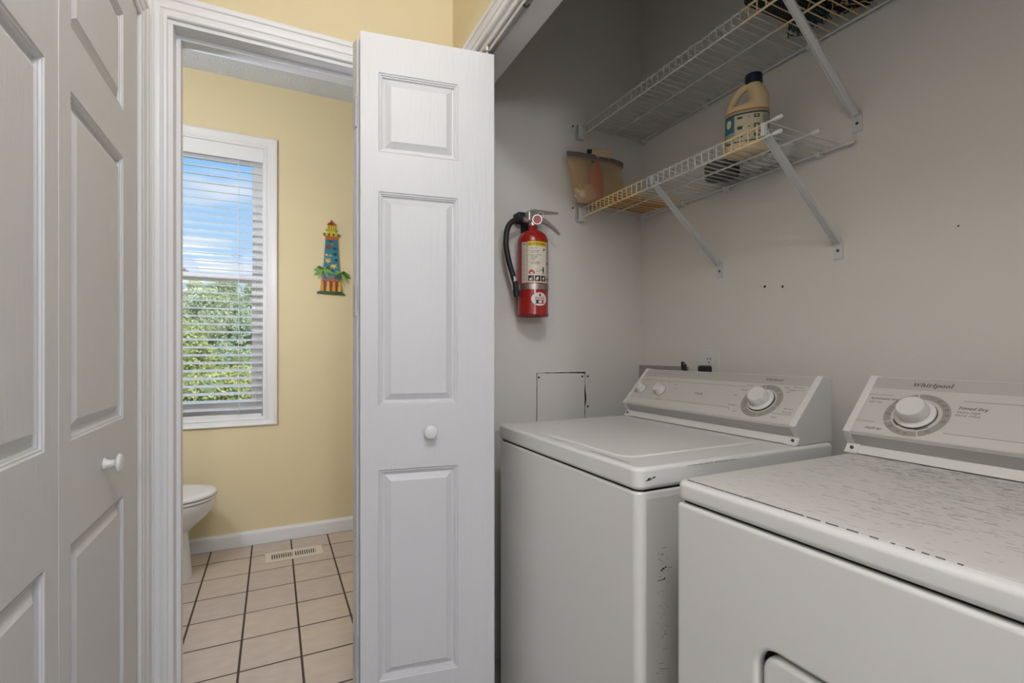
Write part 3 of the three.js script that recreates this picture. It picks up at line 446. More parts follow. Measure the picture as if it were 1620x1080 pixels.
  const z0 = -1.438, z1 = -0.776, W = 2048, H = 512, L = 0.1613, za = z0 + 0.017, zb = z1 - 0.017;
  const cx = (z) => (z - za) / (zb - za) * W, cy = (s) => (1 - s / L) * H, PX = W / (zb - za), PY = H / L;
  const map = canvasTex(W, H, (g) => {
    g.fillStyle = '#cfcbc4'; g.fillRect(0, 0, W, H); g.fillStyle = '#bcb8b1'; g.fillRect(0, 0, W, cy(0.128));
    g.fillStyle = '#d4d0ca'; g.fillRect(0, cy(0.024), W, H);
    stampText(g, 'HEAVY DUTY   LARGE CAPACITY', cx(-1.385), cy(0.145), 20, { color: '#8a857d' });
    stampText(g, 'Whirlpool', cx(-0.902), cy(0.145), 34, { font: 'serif', style: 'italic bold', align: 'center', color: '#5a554f' });
    g.strokeStyle = '#7a756d'; g.lineWidth = 3; const ln = (a, sa, b, sb) => { g.beginPath(); g.moveTo(cx(a), cy(sa)); g.lineTo(cx(b), cy(sb)); g.stroke(); };
    ln(-1.42, 0.112, -0.975, 0.112); ln(-1.42, 0.030, -1.39, 0.030); ln(-1.34, 0.030, -1.31, 0.030); ln(-1.24, 0.030, -0.99, 0.030); ln(-0.99, 0.030, -0.985, 0.020);
    ln(-0.852, 0.113, -0.80, 0.113); ln(-0.855, 0.028, -0.80, 0.028);
    stampText(g, 'Load Size', cx(-1.365), cy(0.029), 18, { align: 'center' }); stampText(g, 'Temperature', cx(-1.275), cy(0.029), 18, { align: 'center' });
    for (const [a, s, w] of [[-1.345, 0.093, 'Large'], [-1.338, 0.078, 'Med'], [-1.245, 0.098, 'Hot'], [-1.238, 0.080, 'Warm'], [-1.285, 0.107, 'Warm'], [-1.288, 0.040, 'Cold']]) stampText(g, w, cx(a), cy(s), 17, {});
    stampText(g, '7 Cycle', cx(-1.127), cy(0.070), 34, { style: 'italic bold', align: 'center' });
    // dial ring
    const X = cx(-0.9033), Y = cy(0.0665), rx = 0.0585 * PX, ry = 0.0585 * PY; const el = (r, c) => { g.fillStyle = c; g.beginPath(); g.ellipse(X, Y, rx * r, ry * r, 0, 0, 7); g.fill(); };
    el(1, '#a19c94'); el(0.72, '#cfcbc4');
    for (let k = 0; k < 6; k++) { const a = k * 1.05 + 0.3; g.strokeStyle = '#d6d2cc'; g.lineWidth = 4; g.beginPath(); g.moveTo(X + rx * 0.72 * Math.cos(a), Y + ry * 0.72 * Math.sin(a)); g.lineTo(X + rx * Math.cos(a), Y + ry * Math.sin(a)); g.stroke(); }
    for (let k = 0; k < 18; k++) { const a = k * 0.349 + 0.1; g.strokeStyle = '#6d6860'; g.lineWidth = 3; g.beginPath(); g.moveTo(X + rx * 0.80 * Math.cos(a), Y + ry * 0.80 * Math.sin(a)); g.lineTo(X + rx * 0.90 * Math.cos(a), Y + ry * 0.90 * Math.sin(a)); g.stroke(); }
    g.strokeStyle = '#4a463f'; g.lineWidth = 5; g.beginPath(); g.ellipse(X, Y, rx * 0.64, ry * 0.64, 0, -0.4, 2.0); g.stroke();
    for (const [a, s, w, al] of [[-0.955, 0.118, 'Normal', 'right'], [-0.965, 0.100, 'Regular', 'right'], [-0.985, 0.078, 'Rinse', 'right'], [-0.972, 0.040, 'Pre-Wash', 'right'], [-0.960, 0.020, 'Soak', 'right'], [-0.862, 0.120, 'Heavy', 'left'], [-0.850, 0.104, 'Light', 'left'], [-0.837, 0.122, 'Permanent', 'left'], [-0.840, 0.111, 'Press', 'left'], [-0.829, 0.047, 'Pull Start', 'left'], [-0.829, 0.036, 'Push Stop', 'left'], [-0.852, 0.016, 'Start', 'left']]) stampText(g, w, cx(a), cy(s), w === 'Start' ? 26 : 20, { align: al, style: 'italic' });
  });
  const c = consoleParts(t, 1.164, WY, z0, z1, map, { body: M.consoleWhite });
  for (const z of [-1.388, -1.291]) {
    const kn = c.dial('small_knob', 0.066, z, [lathe([[0.0001, 0], [0.020, 0], [0.0205, 0.003], [0.0165, 0.006], [0.0160, 0.022], [0.0145, 0.0245], [0.0001, 0.025]], 32)], M.knob);
    c.dial('knob_grey_ring', 0.066, z, [lathe([[0.0204, 0], [0.0222, 0.0003], [0.0222, 0.0008], [0.0204, 0.001]], 32)], M.consoleGrey, kn);  // grey ring round the foot of the knob
  }
  const skirt = c.dial('dial_skirt', 0.0665, -0.9033, [lathe([[0.0001, 0.001], [0.030, 0.001], [0.0355, 0.0025], [0.0362, 0.0045], [0.034, 0.0065], [0.027, 0.0075], [0.0001, 0.0075]], 44)], M.knob);
  c.dial('dial_rim', 0.0665, -0.9033, [lathe([[0.0358, 0], [0.0372, 0.0008], [0.0372, 0.0016], [0.0358, 0.002]], 44)], M.darkSteel, skirt);
  c.dial('timer_knob', 0.0665, -0.9033, [lathe([[0.0255, 0.007], [0.0265, 0.012], [0.0255, 0.016], [0.0245, 0.030], [0.0225, 0.0325], [0.021, 0.0325], [0.0205, 0.0318], [0.0001, 0.0315]], 44)], M.knob, skirt);
  const foot = canvasTex(256, 48, (g, w, h) => { g.clearRect(0, 0, w, h); stampText(g, 'LARGE CAPACITY', 128, 16, 18, { align: 'center', color: '#77726b' }); stampText(g, 'QUALITY LAUNDRY', 128, 34, 16, { align: 'center', color: '#77726b' }); });
}
const DX0 = 0.65, DX1 = 1.315, DZ0 = -0.662, DZ1 = 0.075, DY = 0.912;
{
  const t = thing('clothes_dryer', 'white clothes dryer with worn scuffed top beside the washer', 'clothes dryer', [0.98, 0, -0.29]);
  const worn = canvasTex(1400, 1400, (g, w, h) => { // u: along z (left to right), v: from front to back
    g.fillStyle = '#d8d5d0'; g.fillRect(0, 0, w, h); seed = 2024;
    for (let k = 0; k < 9000; k++) { const x = rnd() * w, y = rnd() * h; // streaks denser in a drifting band
      const u = x / w, v = 1 - y / h; let d = Math.exp(-(((v - 0.74) / 0.16) ** 2)) * Math.exp(-(((u - 0.27) / 0.22) ** 2)) + 0.45 * Math.exp(-(((v - 0.45) / 0.3) ** 2)) * Math.exp(-(((u - 0.38) / 0.28) ** 2)) + 0.05; d *= 0.5 + 1.3 * Math.max(0, fbm(u * 7, v * 9, 4.4, 3) + 0.25);
      if (rnd() > d) continue; const a = rr(0.3, 0.9) * Math.min(1, d + 0.35); g.fillStyle = `rgba(62,57,50,${a})`; g.save(); g.translate(x, y); g.rotate(rr(-0.25, 0.25) - 0.12); g.fillRect(0, 0, rr(6, 34), rr(1.6, 4.6)); g.restore(); }
    for (let k = 0; k < 60; k++) { const x = (0.08 + 0.4 * (rnd() + rnd()) / 2) * w, y = rr(0.10, 0.40) * h; g.fillStyle = `rgba(45,41,36,${rr(0.35, 0.75)})`; g.save(); g.translate(x, y); g.rotate(rr(-0.3, 0.1)); g.fillRect(0, 0, rr(14, 44), rr(2, 5)); g.restore(); }
  });
  const cab = rrect(DX0 + 0.003, DX1, -DZ1 + 0.003, -DZ0 - 0.003, [0.014, 0.004, 0.004, 0.014]);
  const front = rrect(DZ0 + 0.0035, DZ1 - 0.0035, 0.10, 0.8715, 0.008); // in (z, y)
  const oz0 = -0.4975, oz1 = -0.095, oy0 = 0.14, oy1 = 0.703;
  front.holes.push(rrect(oz0, oz1, oy0, oy1, 0.034));
  const face = (g, x) => g.rotateY(-Math.PI / 2).translate(x, 0, 0); // (z, y) plate that faces -x
  mesh('cabinet', boxUV(toCreasedNormals(extrude(rrect(DX0 + 0.024, DX1, -DZ1 + 0.003, -DZ0 - 0.003, 0.004), 0.84, 0.004).rotateX(-Math.PI / 2).translate(0, 0.0295, 0), 0.6)), M.enamel, t);
  mesh('front_panel', boxUV(toCreasedNormals(face(extrude(front, 0.024, 0.007, { bevelSegments: 5 }), DX0 + 0.025), 0.6)), M.enamel, t);
  mesh('kick_panel', boxUV(box(DX0 + 0.004, DX0 + 0.026, 0.03, 0.096, DZ0 + 0.004, DZ1 - 0.004, 0.004)), M.enamel, t);
  mesh('door', boxUV(toCreasedNormals(face(extrude(rrect(oz0 + 0.006, oz1 - 0.006, oy0 + 0.006, oy1 - 0.007, 0.030), 0.024, 0.009, { bevelSegments: 5 }), DX0 + 0.0285), 0.6)), M.enamel, t);
  mesh('door_gap', box(DX0 + 0.0235, DX0 + 0.0245, oy0 - 0.002, oy1 + 0.002, oz0 - 0.002, oz1 + 0.002), M.gap, t);
  mesh('top_gap', box(DX0 + 0.012, DX1 - 0.004, 0.868, 0.886, DZ0 + 0.012, DZ1 - 0.012), M.gap, t);
  for (const [x, z] of [[0.71, DZ0 + 0.06], [0.71, DZ1 - 0.06], [1.26, DZ0 + 0.06], [1.26, DZ1 - 0.06]]) mesh('foot', [cyl(0.012, 0.012, 0.03, 12).translate(x, 0.02, z), cyl(0.02, 0.022, 0.012, 16).translate(x, 0.004, z)], M.rubber, t);
  mesh('top_deck', boxUV(toCreasedNormals(extrude(rrect(DX0, DX1, -DZ1, -DZ0, [0.020, 0.006, 0.006, 0.020]), 0.0345, 0.010, { bevelSegments: 5 }).rotateX(-Math.PI / 2).translate(0, DY - 0.0365, 0), 0.6)), M.enamel, t);
  // worn work surface, a thin inset sheet with a dark worn rim
  { const s = rrect(DX0 + 0.0165, DX1 - 0.004, -DZ1 + 0.012, -DZ0 - 0.010, [0.010, 0.004, 0.004, 0.012]); const g = extrude(s, 0.0030, 0.0008).rotateX(-Math.PI / 2).translate(0, DY - 0.0030, 0); const p = g.attributes.position, uv = []; for (let i = 0; i < p.count; i++) uv.push((p.getZ(i) - DZ0) / 0.737, (p.getX(i) - DX0) / 0.665); g.setAttribute('uv', new THREE.Float32BufferAttribute(uv, 2)); mesh('work_surface', g, phys({ name: 'worn_enamel', map: worn, roughness: 0.36, clearcoat: 0.15, clearcoatRoughness: 0.3 }), t); }
  { seed = 77; const gs = []; let z = DZ0 + 0.016; while (z < -0.26) { const k = smooth(-0.28, -0.52, z), l = rr(0.006, 0.03) * (0.3 + k), w = 0.0004 + 0.0005 * k * rnd(); gs.push(box(DX0 + 0.0156 - w, DX0 + 0.0156 + w, DY - 0.0022, DY - 0.0007, z, z + l)); z += l + rr(0.0, 0.003) + (1 - k) * rr(0.0, 0.025); } mesh('edge_wear', gs, std({ color: lin(0.11, 0.10, 0.09), roughness: 0.9 }), t).userData.kind = 'stuff'; }
  const z0 = -0.667, z1 = 0.07, W = 2048, H = 448, L = 0.1613, za = z0 + 0.017, zb = z1 - 0.017;
  const cx = (z) => (z - za) / (zb - za) * W, cy = (s) => (1 - s / L) * H, PX = W / (zb - za), PY = H / L;
  const map = canvasTex(W, H, (g) => {
    g.fillStyle = '#cfcbc4'; g.fillRect(0, 0, W, H); g.fillStyle = '#bcb8b1'; g.fillRect(0, 0, W, cy(0.128)); g.fillStyle = '#d4d0ca'; g.fillRect(0, cy(0.024), W, H);
    stampText(g, 'Whirlpool', cx(-0.540), cy(0.143), 40, { font: 'serif', style: 'italic bold', align: 'center', color: '#4d4943' });
    g.strokeStyle = '#7a756d'; g.lineWidth = 3; const ln = (a, sa, b, sb) => { g.beginPath(); g.moveTo(cx(a), cy(sa)); g.lineTo(cx(b), cy(sb)); g.stroke(); };
    ln(-0.650, 0.108, -0.600, 0.108); ln(-0.650, 0.030, -0.612, 0.030); ln(-0.478, 0.106, -0.05, 0.106); ln(-0.488, 0.021, -0.05, 0.021);
    stampText(g, 'Automatic Dry', cx(-0.643), cy(0.097), 23, { style: 'bold italic' }); stampText(g, 'High Heat', cx(-0.643), cy(0.087), 18, { style: 'italic' });
    stampText(g, 'Timed Dry', cx(-0.482), cy(0.088), 27, { style: 'bold italic' }); stampText(g, 'Heavy High', cx(-0.482), cy(0.078), 21, { style: 'italic' }); stampText(g, 'Perm. Press', cx(-0.482), cy(0.070), 21, { style: 'italic' });
    stampText(g, 'Fluff Air', cx(-0.625), cy(0.012), 24, { style: 'bold italic' });
    const X = cx(-0.5445), Y = cy(0.0595), rx = 0.0575 * PX, ry = 0.0575 * PY; const el = (r, c) => { g.fillStyle = c; g.beginPath(); g.ellipse(X, Y, rx * r, ry * r, 0, 0, 7); g.fill(); };
    el(1, '#a09b93'); el(0.76, '#cfcbc4');
    for (const a of [-1.75, 1.25, 2.65]) { g.strokeStyle = '#d6d2cc'; g.lineWidth = 6; g.beginPath(); g.moveTo(X + rx * 0.76 * Math.cos(a), Y + ry * 0.76 * Math.sin(a)); g.lineTo(X + rx * Math.cos(a), Y + ry * Math.sin(a)); g.stroke(); }
    for (const [a, w] of [[-0.95, '60'], [-0.68, '50'], [-0.42, '40'], [-0.12, '30'], [0.2, '20'], [0.9, 'Off'], [2.35, 'Off'], [1.95, '10'], [1.65, '20'], [3.1, 'Dry'], [3.45, '•'], [3.8, 'More']]) stampText(g, w, X + rx * 0.88 * Math.cos(a), Y + ry * 0.88 * Math.sin(a), 20, { align: 'center', color: '#55514b' });
    g.strokeStyle = '#3f3b35'; g.lineWidth = 5; for (const [a, b] of [[0.75, 1.35], [2.2, 2.7]]) { g.beginPath(); g.ellipse(X, Y, rx * 0.69, ry * 0.69, 0, a, b); g.stroke(); }
  });
  const c = consoleParts(t, 1.168, DY, z0, z1, map, { body: M.consoleWhite });
  const skirt = c.dial('dial_skirt', 0.0595, -0.5445, [lathe([[0.0001, 0.001], [0.030, 0.001], [0.0355, 0.0025], [0.0362, 0.0045], [0.034, 0.0065], [0.027, 0.0075], [0.0001, 0.0075]], 44)], M.knob);
  c.dial('dial_rim', 0.0595, -0.5445, [lathe([[0.0358, 0], [0.0372, 0.0008], [0.0372, 0.0016], [0.0358, 0.002]], 44)], M.darkSteel, skirt);
  c.dial('timer_knob', 0.0595, -0.5445, [lathe([[0.0265, 0.007], [0.0275, 0.012], [0.0265, 0.016], [0.0255, 0.030], [0.0235, 0.0325], [0.022, 0.0325], [0.0215, 0.0318], [0.0001, 0.0315]], 44)], M.knob, skirt);
}

// ---------------------------------------------------------------- wall details in the closet
{
  const x = CLOSET, t = thing('wall_outlet', 'white double wall outlet above the washer console', 'electrical outlet', [x, 1.031, -1.271]);
  const face = (g) => g.rotateY(-Math.PI / 2); // (z, y) plate facing -x
  mesh('cover_plate', face(extrude(rrect(-1.311, -1.231, 1.031, 1.145, 0.004), 0.006, 0.002)).translate(x, 0, 0), M.clip, t);
  for (const cy of [1.108, 1.069]) { const s = new THREE.Shape(); s.absarc(-1.271, cy, 0.0172, 0.66, Math.PI - 0.66); s.absarc(-1.271, cy, 0.0172, Math.PI + 0.66, -0.66); s.closePath(); const r = mesh('receptacle', face(extrude(s, 0.003, 0.0006)).translate(x - 0.0055, 0, 0), M.clip, t); mesh('slot', [box(x - 0.0092, x - 0.0084, cy + 0.0015, cy + 0.0105, -1.2785, -1.2762), box(x - 0.0092, x - 0.0084, cy + 0.0025, cy + 0.0095, -1.2658, -1.2635), cyl(0.0026, 0.0026, 0.0008, 12).rotateZ(Math.PI / 2).translate(x - 0.0088, cy - 0.007, -1.271)], M.gap, r); }
  mesh('screw', new THREE.SphereGeometry(0.003, 10, 8).scale(0.5, 1, 1).translate(x - 0.006, 1.0885, -1.271), M.clip, t);
  const p = thing('power_plug', 'black plug in the outlet with its cord behind the washer', 'plug', [x - 0.02, 1.05, -1.271]);
  mesh('plug_body', box(x - 0.040, x - 0.009, 1.050, 1.0895, -1.296, -1.254, 0.006), M.rubber, p);
  mesh('cord', tube([[x - 0.035, 1.06, -1.275], [x - 0.055, 1.03, -1.29], [x - 0.06, 0.93, -1.32], [x - 0.055, 0.7, -1.34], [x - 0.05, 0.4, -1.36]], 0.004, 24, 8), M.rubber, p);
  const k = thing('hose_end', 'black hose end peeking above the washer console', 'hose', [x - 0.03, 0.9, -1.365]);
  mesh('hose', [tube([[x - 0.03, 0.90, -1.362], [x - 0.03, 1.06, -1.362], [x - 0.032, 1.093, -1.364]], 0.007, 12, 10), tube([[x - 0.032, 1.07, -1.376], [x - 0.034, 1.100, -1.374], [x - 0.036, 1.096, -1.362]], 0.0035, 10, 6)], M.rubber, k);
  const b = thing('grey_board', 'plain grey board fixed low in the closet corner behind the washer', 'board', [x - 0.005, 0.80, -1.51]);
  mesh('board', boxUV(box(x - 0.011, x - 0.0005, 0.80, 1.083, BACK + 0.002, -1.375, 0.001)), std({ name: 'grey_board_paint', color: lin(0.34, 0.32, 0.295), roughness: 0.8 }), b);
  // cut and refitted drywall patch
  const a = thing('access_panel', 'cut drywall access patch with dark ragged gaps on the side wall', 'access panel', [1.02, 0.78, BACK]);
  seed = 41; const wob = (n, f) => Array.from({ length: n + 1 }, (_, i) => f(i / n)); const X0 = 0.909, X1 = 1.131, Y0 = 0.78, Y1 = 1.058;
  const inner = poly([...wob(1, (q) => [X0 + 0.001, Y0 + q * (Y1 - Y0 - 0.004)]), ...wob(14, (q) => [X0 + 0.001 + q * (X1 - X0 - 0.003), Y1 - 0.0022 - 0.0045 * q ** 3 + rr(-0.0006, 0.0006)]), ...wob(14, (q) => [X1 - 0.0025 + rr(-0.0015, 0.0004) , Y1 - 0.007 - q * (Y1 - Y0 - 0.007)])]);
  const outer = poly([...wob(18, (q) => [X0 - rr(0.0002, 0.0012), Y0 + q * (Y1 - Y0)]), ...wob(14, (q) => [X0 + q * (X1 - X0), Y1 + rr(-0.0006, 0.0008)]), ...wob(18, (q) => [X1 + rr(0.0002, 0.0022) + (q > 0.25 && q < 0.5 ? 0.005 * Math.sin((q - 0.25) * 4 * Math.PI) : 0), Y1 - q * (Y1 - Y0)])]);
  mesh('gap_edge', extrude(outer, 0.0012).translate(0, 0, BACK), M.gap, a);
  mesh('patch', boxUV(extrude(inner, 0.0030).translate(0, 0, BACK)), M.grey, a);
  for (const [sx, sy] of [[0.9165, 1.041], [1.117, 1.040], [1.1455, 1.040], [1.1455, 0.918]]) mesh('screw', new THREE.SphereGeometry(0.0042, 12, 8).scale(1, 1, 0.4).translate(sx, sy, BACK + (sx > X1 ? 0.0004 : 0.0032)), M.gap, a);
}

// ---------------------------------------------------------------- wire shelves
const wireCurve = () => { const c = new THREE.CurvePath(); return c; };
function shelf(label, Y, z0, z1, braces, clips, creamZ, endCap, deckCream, midCream) {
  const XF = 1.108, XB = 1.404, t = thing('wire_shelf', label, 'shelf', [CLOSET, Y - 0.04, (z0 + z1) / 2], 'white wire shelves in the closet');
  const r = 0.0030, wr = 0.00165, inCream = (z) => creamZ.some(([a, b]) => z > a && z < b);
  const rodX = (name, x, y, rad, allowCream) => { // a rod, with the listed stretches aged
    const cuts = [z0, z1]; if (allowCream) creamZ.forEach(([a, b]) => cuts.push(Math.max(a, z0), Math.min(b, z1))); cuts.sort((a, b) => a - b);
    for (let i = 0; i < cuts.length - 1; i++) if (cuts[i + 1] - cuts[i] > 0.001) mesh(name, rod([x, y, cuts[i]], [x, y, cuts[i + 1]], rad, 10), inCream((cuts[i] + cuts[i + 1]) / 2) ? M.cream : M.wire, t);
  };
  rodX('front_rod', XF, Y, r, true); rodX('lip_rod', XF - 0.002, Y - 0.036, r, true); rodX('middle_rod', 1.255, Y - 0.0052, r, midCream); rodX('back_rod', XB, Y - 0.005, r * 1.2, false);
  const path = new THREE.CatmullRomCurve3([V(XB, Y, 0), V(1.3, Y, 0), V(1.2, Y, 0), V(XF + 0.001, Y + 0.001, 0)], false, 'centripetal');
  const lipPath = new THREE.CatmullRomCurve3([V(XF + 0.001, Y + 0.001, 0), V(XF - 0.0035, Y + 0.0015, 0), V(XF - 0.006, Y - 0.004, 0), V(XF - 0.0065, Y - 0.018, 0), V(XF - 0.006, Y - 0.036, 0)], false, 'centripetal'), lg = new THREE.TubeGeometry(lipPath, 12, wr, 6);
  const wg = new THREE.TubeGeometry(path, 6, wr, 6); const at = t.userData.at; wg.translate(-at[0], -at[1], -at[2]); lg.translate(-at[0], -at[1], -at[2]);
  for (let z = z0 + 0.012; z < z1 - 0.002; z += 0.0254) for (const [geo, name, creamy] of [[wg, 'wire', deckCream.some(([a, b]) => z > a && z < b)], [lg, 'lip_wire', inCream(z)]]) { const m = new THREE.Mesh(geo, creamy ? M.cream : M.wire); m.name = name; m.castShadow = m.receiveShadow = true; m.position.z = z; t.add(m); }
  if (endCap) for (const [x, y] of [[XF, Y], [XF - 0.002, Y - 0.036], [1.255, Y - 0.0052], [XB, Y - 0.005]]) mesh('end_cap', [cyl(0.0050, 0.0050, 0.018, 14).rotateX(Math.PI / 2).translate(x, y, z1 + 0.002), new THREE.SphereGeometry(0.0050, 14, 10).translate(x, y, z1 + 0.011)], M.clip, t);
  for (const z of clips) mesh('wall_clip', [box(XB - 0.008, CLOSET, Y - 0.016, Y - 0.001, z - 0.007, z + 0.007, 0.003), box(CLOSET - 0.004, CLOSET, Y - 0.012, Y + 0.014, z - 0.006, z + 0.006, 0.0015), new THREE.SphereGeometry(0.0035, 8, 6).translate(CLOSET - 0.004, Y + 0.008, z)], M.clip, t);
  // bracket that holds the shelf's end on the side wall
  mesh('end_bracket', [box(XF - 0.022, XF + 0.010, Y - 0.050, Y + 0.004, BACK, BACK + 0.004, 0.001), box(XF - 0.022, XF - 0.018, Y - 0.050, Y + 0.004, BACK, BACK + 0.022, 0.001), box(XF - 0.022, XF + 0.010, Y - 0.052, Y - 0.048, BACK, BACK + 0.022, 0.001), box(XF - 0.022, XF + 0.008, Y - 0.048, Y + 0.002, BACK + 0.012, BACK + 0.022, 0.002), extrude(rrect(XF - 0.048, XF - 0.018, Y - 0.012, Y + 0.012, 0.010), 0.003, 0.0008).translate(0, 0, BACK)], M.clip, t);
  mesh('bracket_screw', new THREE.SphereGeometry(0.0045, 10, 8).scale(1, 1, 0.4).translate(XF - 0.036, Y, BACK + 0.003), M.darkSteel, t);
  for (const [z, fy] of braces) { // diagonal brace with a wall foot
    const A = V(XF + 0.004, Y - 0.018, z), B = V(CLOSET - 0.006, fy + 0.022, z); const d = B.clone().sub(A), len = d.length(), ang = Math.atan2(d.y, d.x);
    const ch = mergeGeometries([box(0, len, -0.0015, 0.0015, -0.0095, 0.0095), box(0, len, -0.006, 0.0015, -0.0098, -0.0078), box(0, len, -0.006, 0.0015, 0.0078, 0.0098)].map((g) => clean(g))); ch.rotateZ(ang).translate(A.x, A.y, A.z);
    const cap = [box(XF - 0.0045, XF + 0.010, Y - 0.030, Y + 0.0035, z - 0.0055, z + 0.0055, 0.002)];
    const fs = new THREE.Shape(); fs.moveTo(z - 0.013, fy - 0.024); fs.lineTo(z + 0.013, fy - 0.024); fs.lineTo(z + 0.013, fy + 0.020); fs.quadraticCurveTo(z + 0.012, fy + 0.034, z, fy + 0.036); fs.quadraticCurveTo(z - 0.012, fy + 0.034, z - 0.013, fy + 0.020); fs.closePath();
    const fg = extrude(fs, 0.003, 0.0008).rotateY(-Math.PI / 2).translate(CLOSET - 0.0001, 0, 0);
    const br = mesh('brace', [ch, ...cap], M.wire, t); mesh('brace_foot', fg, M.wire, br); mesh('screw', new THREE.SphereGeometry(0.0042, 12, 8).scale(0.5, 1, 1).translate(CLOSET - 0.0035, fy, z), M.darkSteel, br);
  }
  return t;
}
shelf('shorter lower white wire shelf holding the bleach jug', 1.712, BACK + 0.006, -0.790, [[-1.229, 1.424], [-0.826, 1.422]], [-1.61, -1.383, -1.195, -0.871], [[-1.60, -1.265], [-0.953, -0.833]], true, [[-1.58, -1.36]], false);
shelf('longer upper white wire shelf carrying the dark woven rugs', 2.038, BACK + 0.006, -0.20, [[-0.776, 1.757]], [-1.61, -1.28, -0.90, -0.5], [[-0.888, -0.60]], false, [[-0.888, -0.60]], true);

// ---------------------------------------------------------------- things on the lower shelf
const SH = 1.7140;
{ // bleach jug, built with local x = image right, z = towards the camera
  const t = local('bleach_jug', 'cream plastic bleach jug with navy cap standing on the lower shelf', 'bottle');
  const plastic = std({ name: 'cream_plastic', color: lin(0.75, 0.58, 0.33), roughness: 0.4 });
  const R = (y, cx, a, b, p = 2.6) => ellipse(cx, y, 0, a, b, 40, p);
  sub('jug_body', [loft([R(0, 0, 0.050, 0.037), R(0.003, 0, 0.056, 0.043), R(0.008, 0, 0.058, 0.045), R(0.10, 0, 0.058, 0.045), R(0.120, 0, 0.0578, 0.0448), R(0.127, 0.0005, 0.0565, 0.044), R(0.1315, 0.003, 0.053, 0.0425), R(0.135, 0.013, 0.0425, 0.041, 2.3), R(0.139, 0.0225, 0.035, 0.040, 2.2), R(0.150, 0.0275, 0.0305, 0.0375, 2.1), R(0.165, 0.028, 0.0285, 0.034, 2), R(0.180, 0.0262, 0.0252, 0.029, 2), R(0.194, 0.0205, 0.0215, 0.0235, 2), R(0.202, 0.0175, 0.0200, 0.0205, 2)]),
    tube([[-0.045, 0.112, 0], [-0.0455, 0.128, 0], [-0.0415, 0.148, 0], [-0.034, 0.166, 0], [-0.022, 0.183, 0], [-0.006, 0.196, 0], [0.012, 0.200, 0]], 0.0112, 30, 14)], plastic, t);
  sub('cap', lathe([[0.0001, 0.200], [0.0225, 0.200], [0.0235, 0.202], [0.0235, 0.226], [0.0222, 0.2285], [0.0001, 0.2285]], 36).translate(0.0175, 0, 0), std({ name: 'navy_plastic', color: lin(0.006, 0.012, 0.038), roughness: 0.35 }), t);
  const lab = canvasTex(1024, 320, (g, w, h) => {
    g.fillStyle = '#b9b08d'; g.fillRect(0, 0, w, h); // the front of the label faces local +z, a quarter of the way round from u = 0
    const bx = (u0, u1, v0, v1, c) => { g.fillStyle = c; g.fillRect(u0 * w, v0 * h, (u1 - u0) * w, (v1 - v0) * h); };
    bx(0, 1, 0, 0.05, '#b5652a'); bx(0, 1, 0.05, 0.13, '#a9a48e'); bx(0, 1, 0.13, 0.18, '#1c2b45');
    bx(0.12, 0.24, 0.18, 0.62, '#2e6b80'); bx(0.04, 0.12, 0.18, 1, '#1c2b45'); bx(0.12, 0.24, 0.62, 1, '#9aa596');
    g.fillStyle = '#d9cfae'; for (let k = 0; k < 10; k++) { const a = k * 0.628; g.beginPath(); g.ellipse(0.18 * w + 20 * Math.cos(a), 0.38 * h + 22 * Math.sin(a), 13, 14, 0, 0, 7); g.fill(); } g.beginPath(); g.ellipse(0.18 * w, 0.38 * h, 24, 26, 0, 0, 7); g.fill();
    bx(0.25, 0.42, 0.20, 0.96, '#c9c2a4'); bx(0.425, 0.5, 0.20, 0.96, '#a9a58e'); bx(0.5, 0.62, 0.18, 0.96, '#8f8a76'); bx(0.39, 0.52, 0.66, 0.71, '#1c2b45');
    for (let k = 0; k < 3; k++) { const y = (0.24 + k * 0.25) * h; g.fillStyle = '#23262b'; g.fillRect(0.265 * w, y + 8, 34, 22); g.fillRect(0.262 * w, y + 6, 40, 6); g.fillRect(0.325 * w, y + 14, 8, 8); g.fillRect(0.355 * w, y, 40, 36); g.fillStyle = '#c9c2a4'; g.beginPath(); g.ellipse(0.355 * w + 20, y + 18, 11, 11, 0, 0, 7); g.fill(); }
    g.fillStyle = '#6a6a60'; for (let k = 0; k < 12; k++) g.fillRect(0.43 * w, (0.24 + k * 0.055) * h, 60 + (k * 37) % 12, 4); for (let k = 0; k < 16; k++) g.fillRect(0.51 * w, (0.22 + k * 0.045) * h, 90 + (k * 53) % 20, 3);
    bx(0, 1, 0.96, 1, '#37332c');
  });
  const lg = loft([R(0.024, 0, 0.0586, 0.0456), R(0.05, 0, 0.0588, 0.0458), R(0.09, 0, 0.0588, 0.0458), R(0.116, 0, 0.0584, 0.0454)], false, false); // u runs from +x round; flip so that print reads
  lg.rotateY(0); const label = sub('label', lg, std({ name: 'jug_label', map: lab, roughness: 0.45 }), t); label.userData.label = 'printed teal and cream paper label';
  lab.wrapS = THREE.RepeatWrapping; lab.offset.x = 0.57;
  t.position.set(1.243, SH, -0.980); t.rotation.y = -Math.atan2(0.785, 0.62);
  // dark round tub and pale rag behind the jug
  const d = thing('round_tub', 'dark grey round tub lying beside the bleach jug', 'tub', [1.332, SH, -1.146]);
  mesh('tub', lathe([[0.0001, 0.010], [0.030, 0.010], [0.033, 0.0015], [0.036, 0], [0.050, 0], [0.0535, 0.004], [0.0545, 0.040], [0.052, 0.043], [0.0505, 0.040], [0.049, 0.014], [0.0001, 0.013]], 40).translate(1.332, SH, -1.146), std({ name: 'dark_grey_plastic', color: lin(0.10, 0.098, 0.095), roughness: 0.6 }), d);
  const rg = thing('rag', 'crumpled pale rag behind the bleach jug', 'cloth', [1.345, SH, -0.985]);
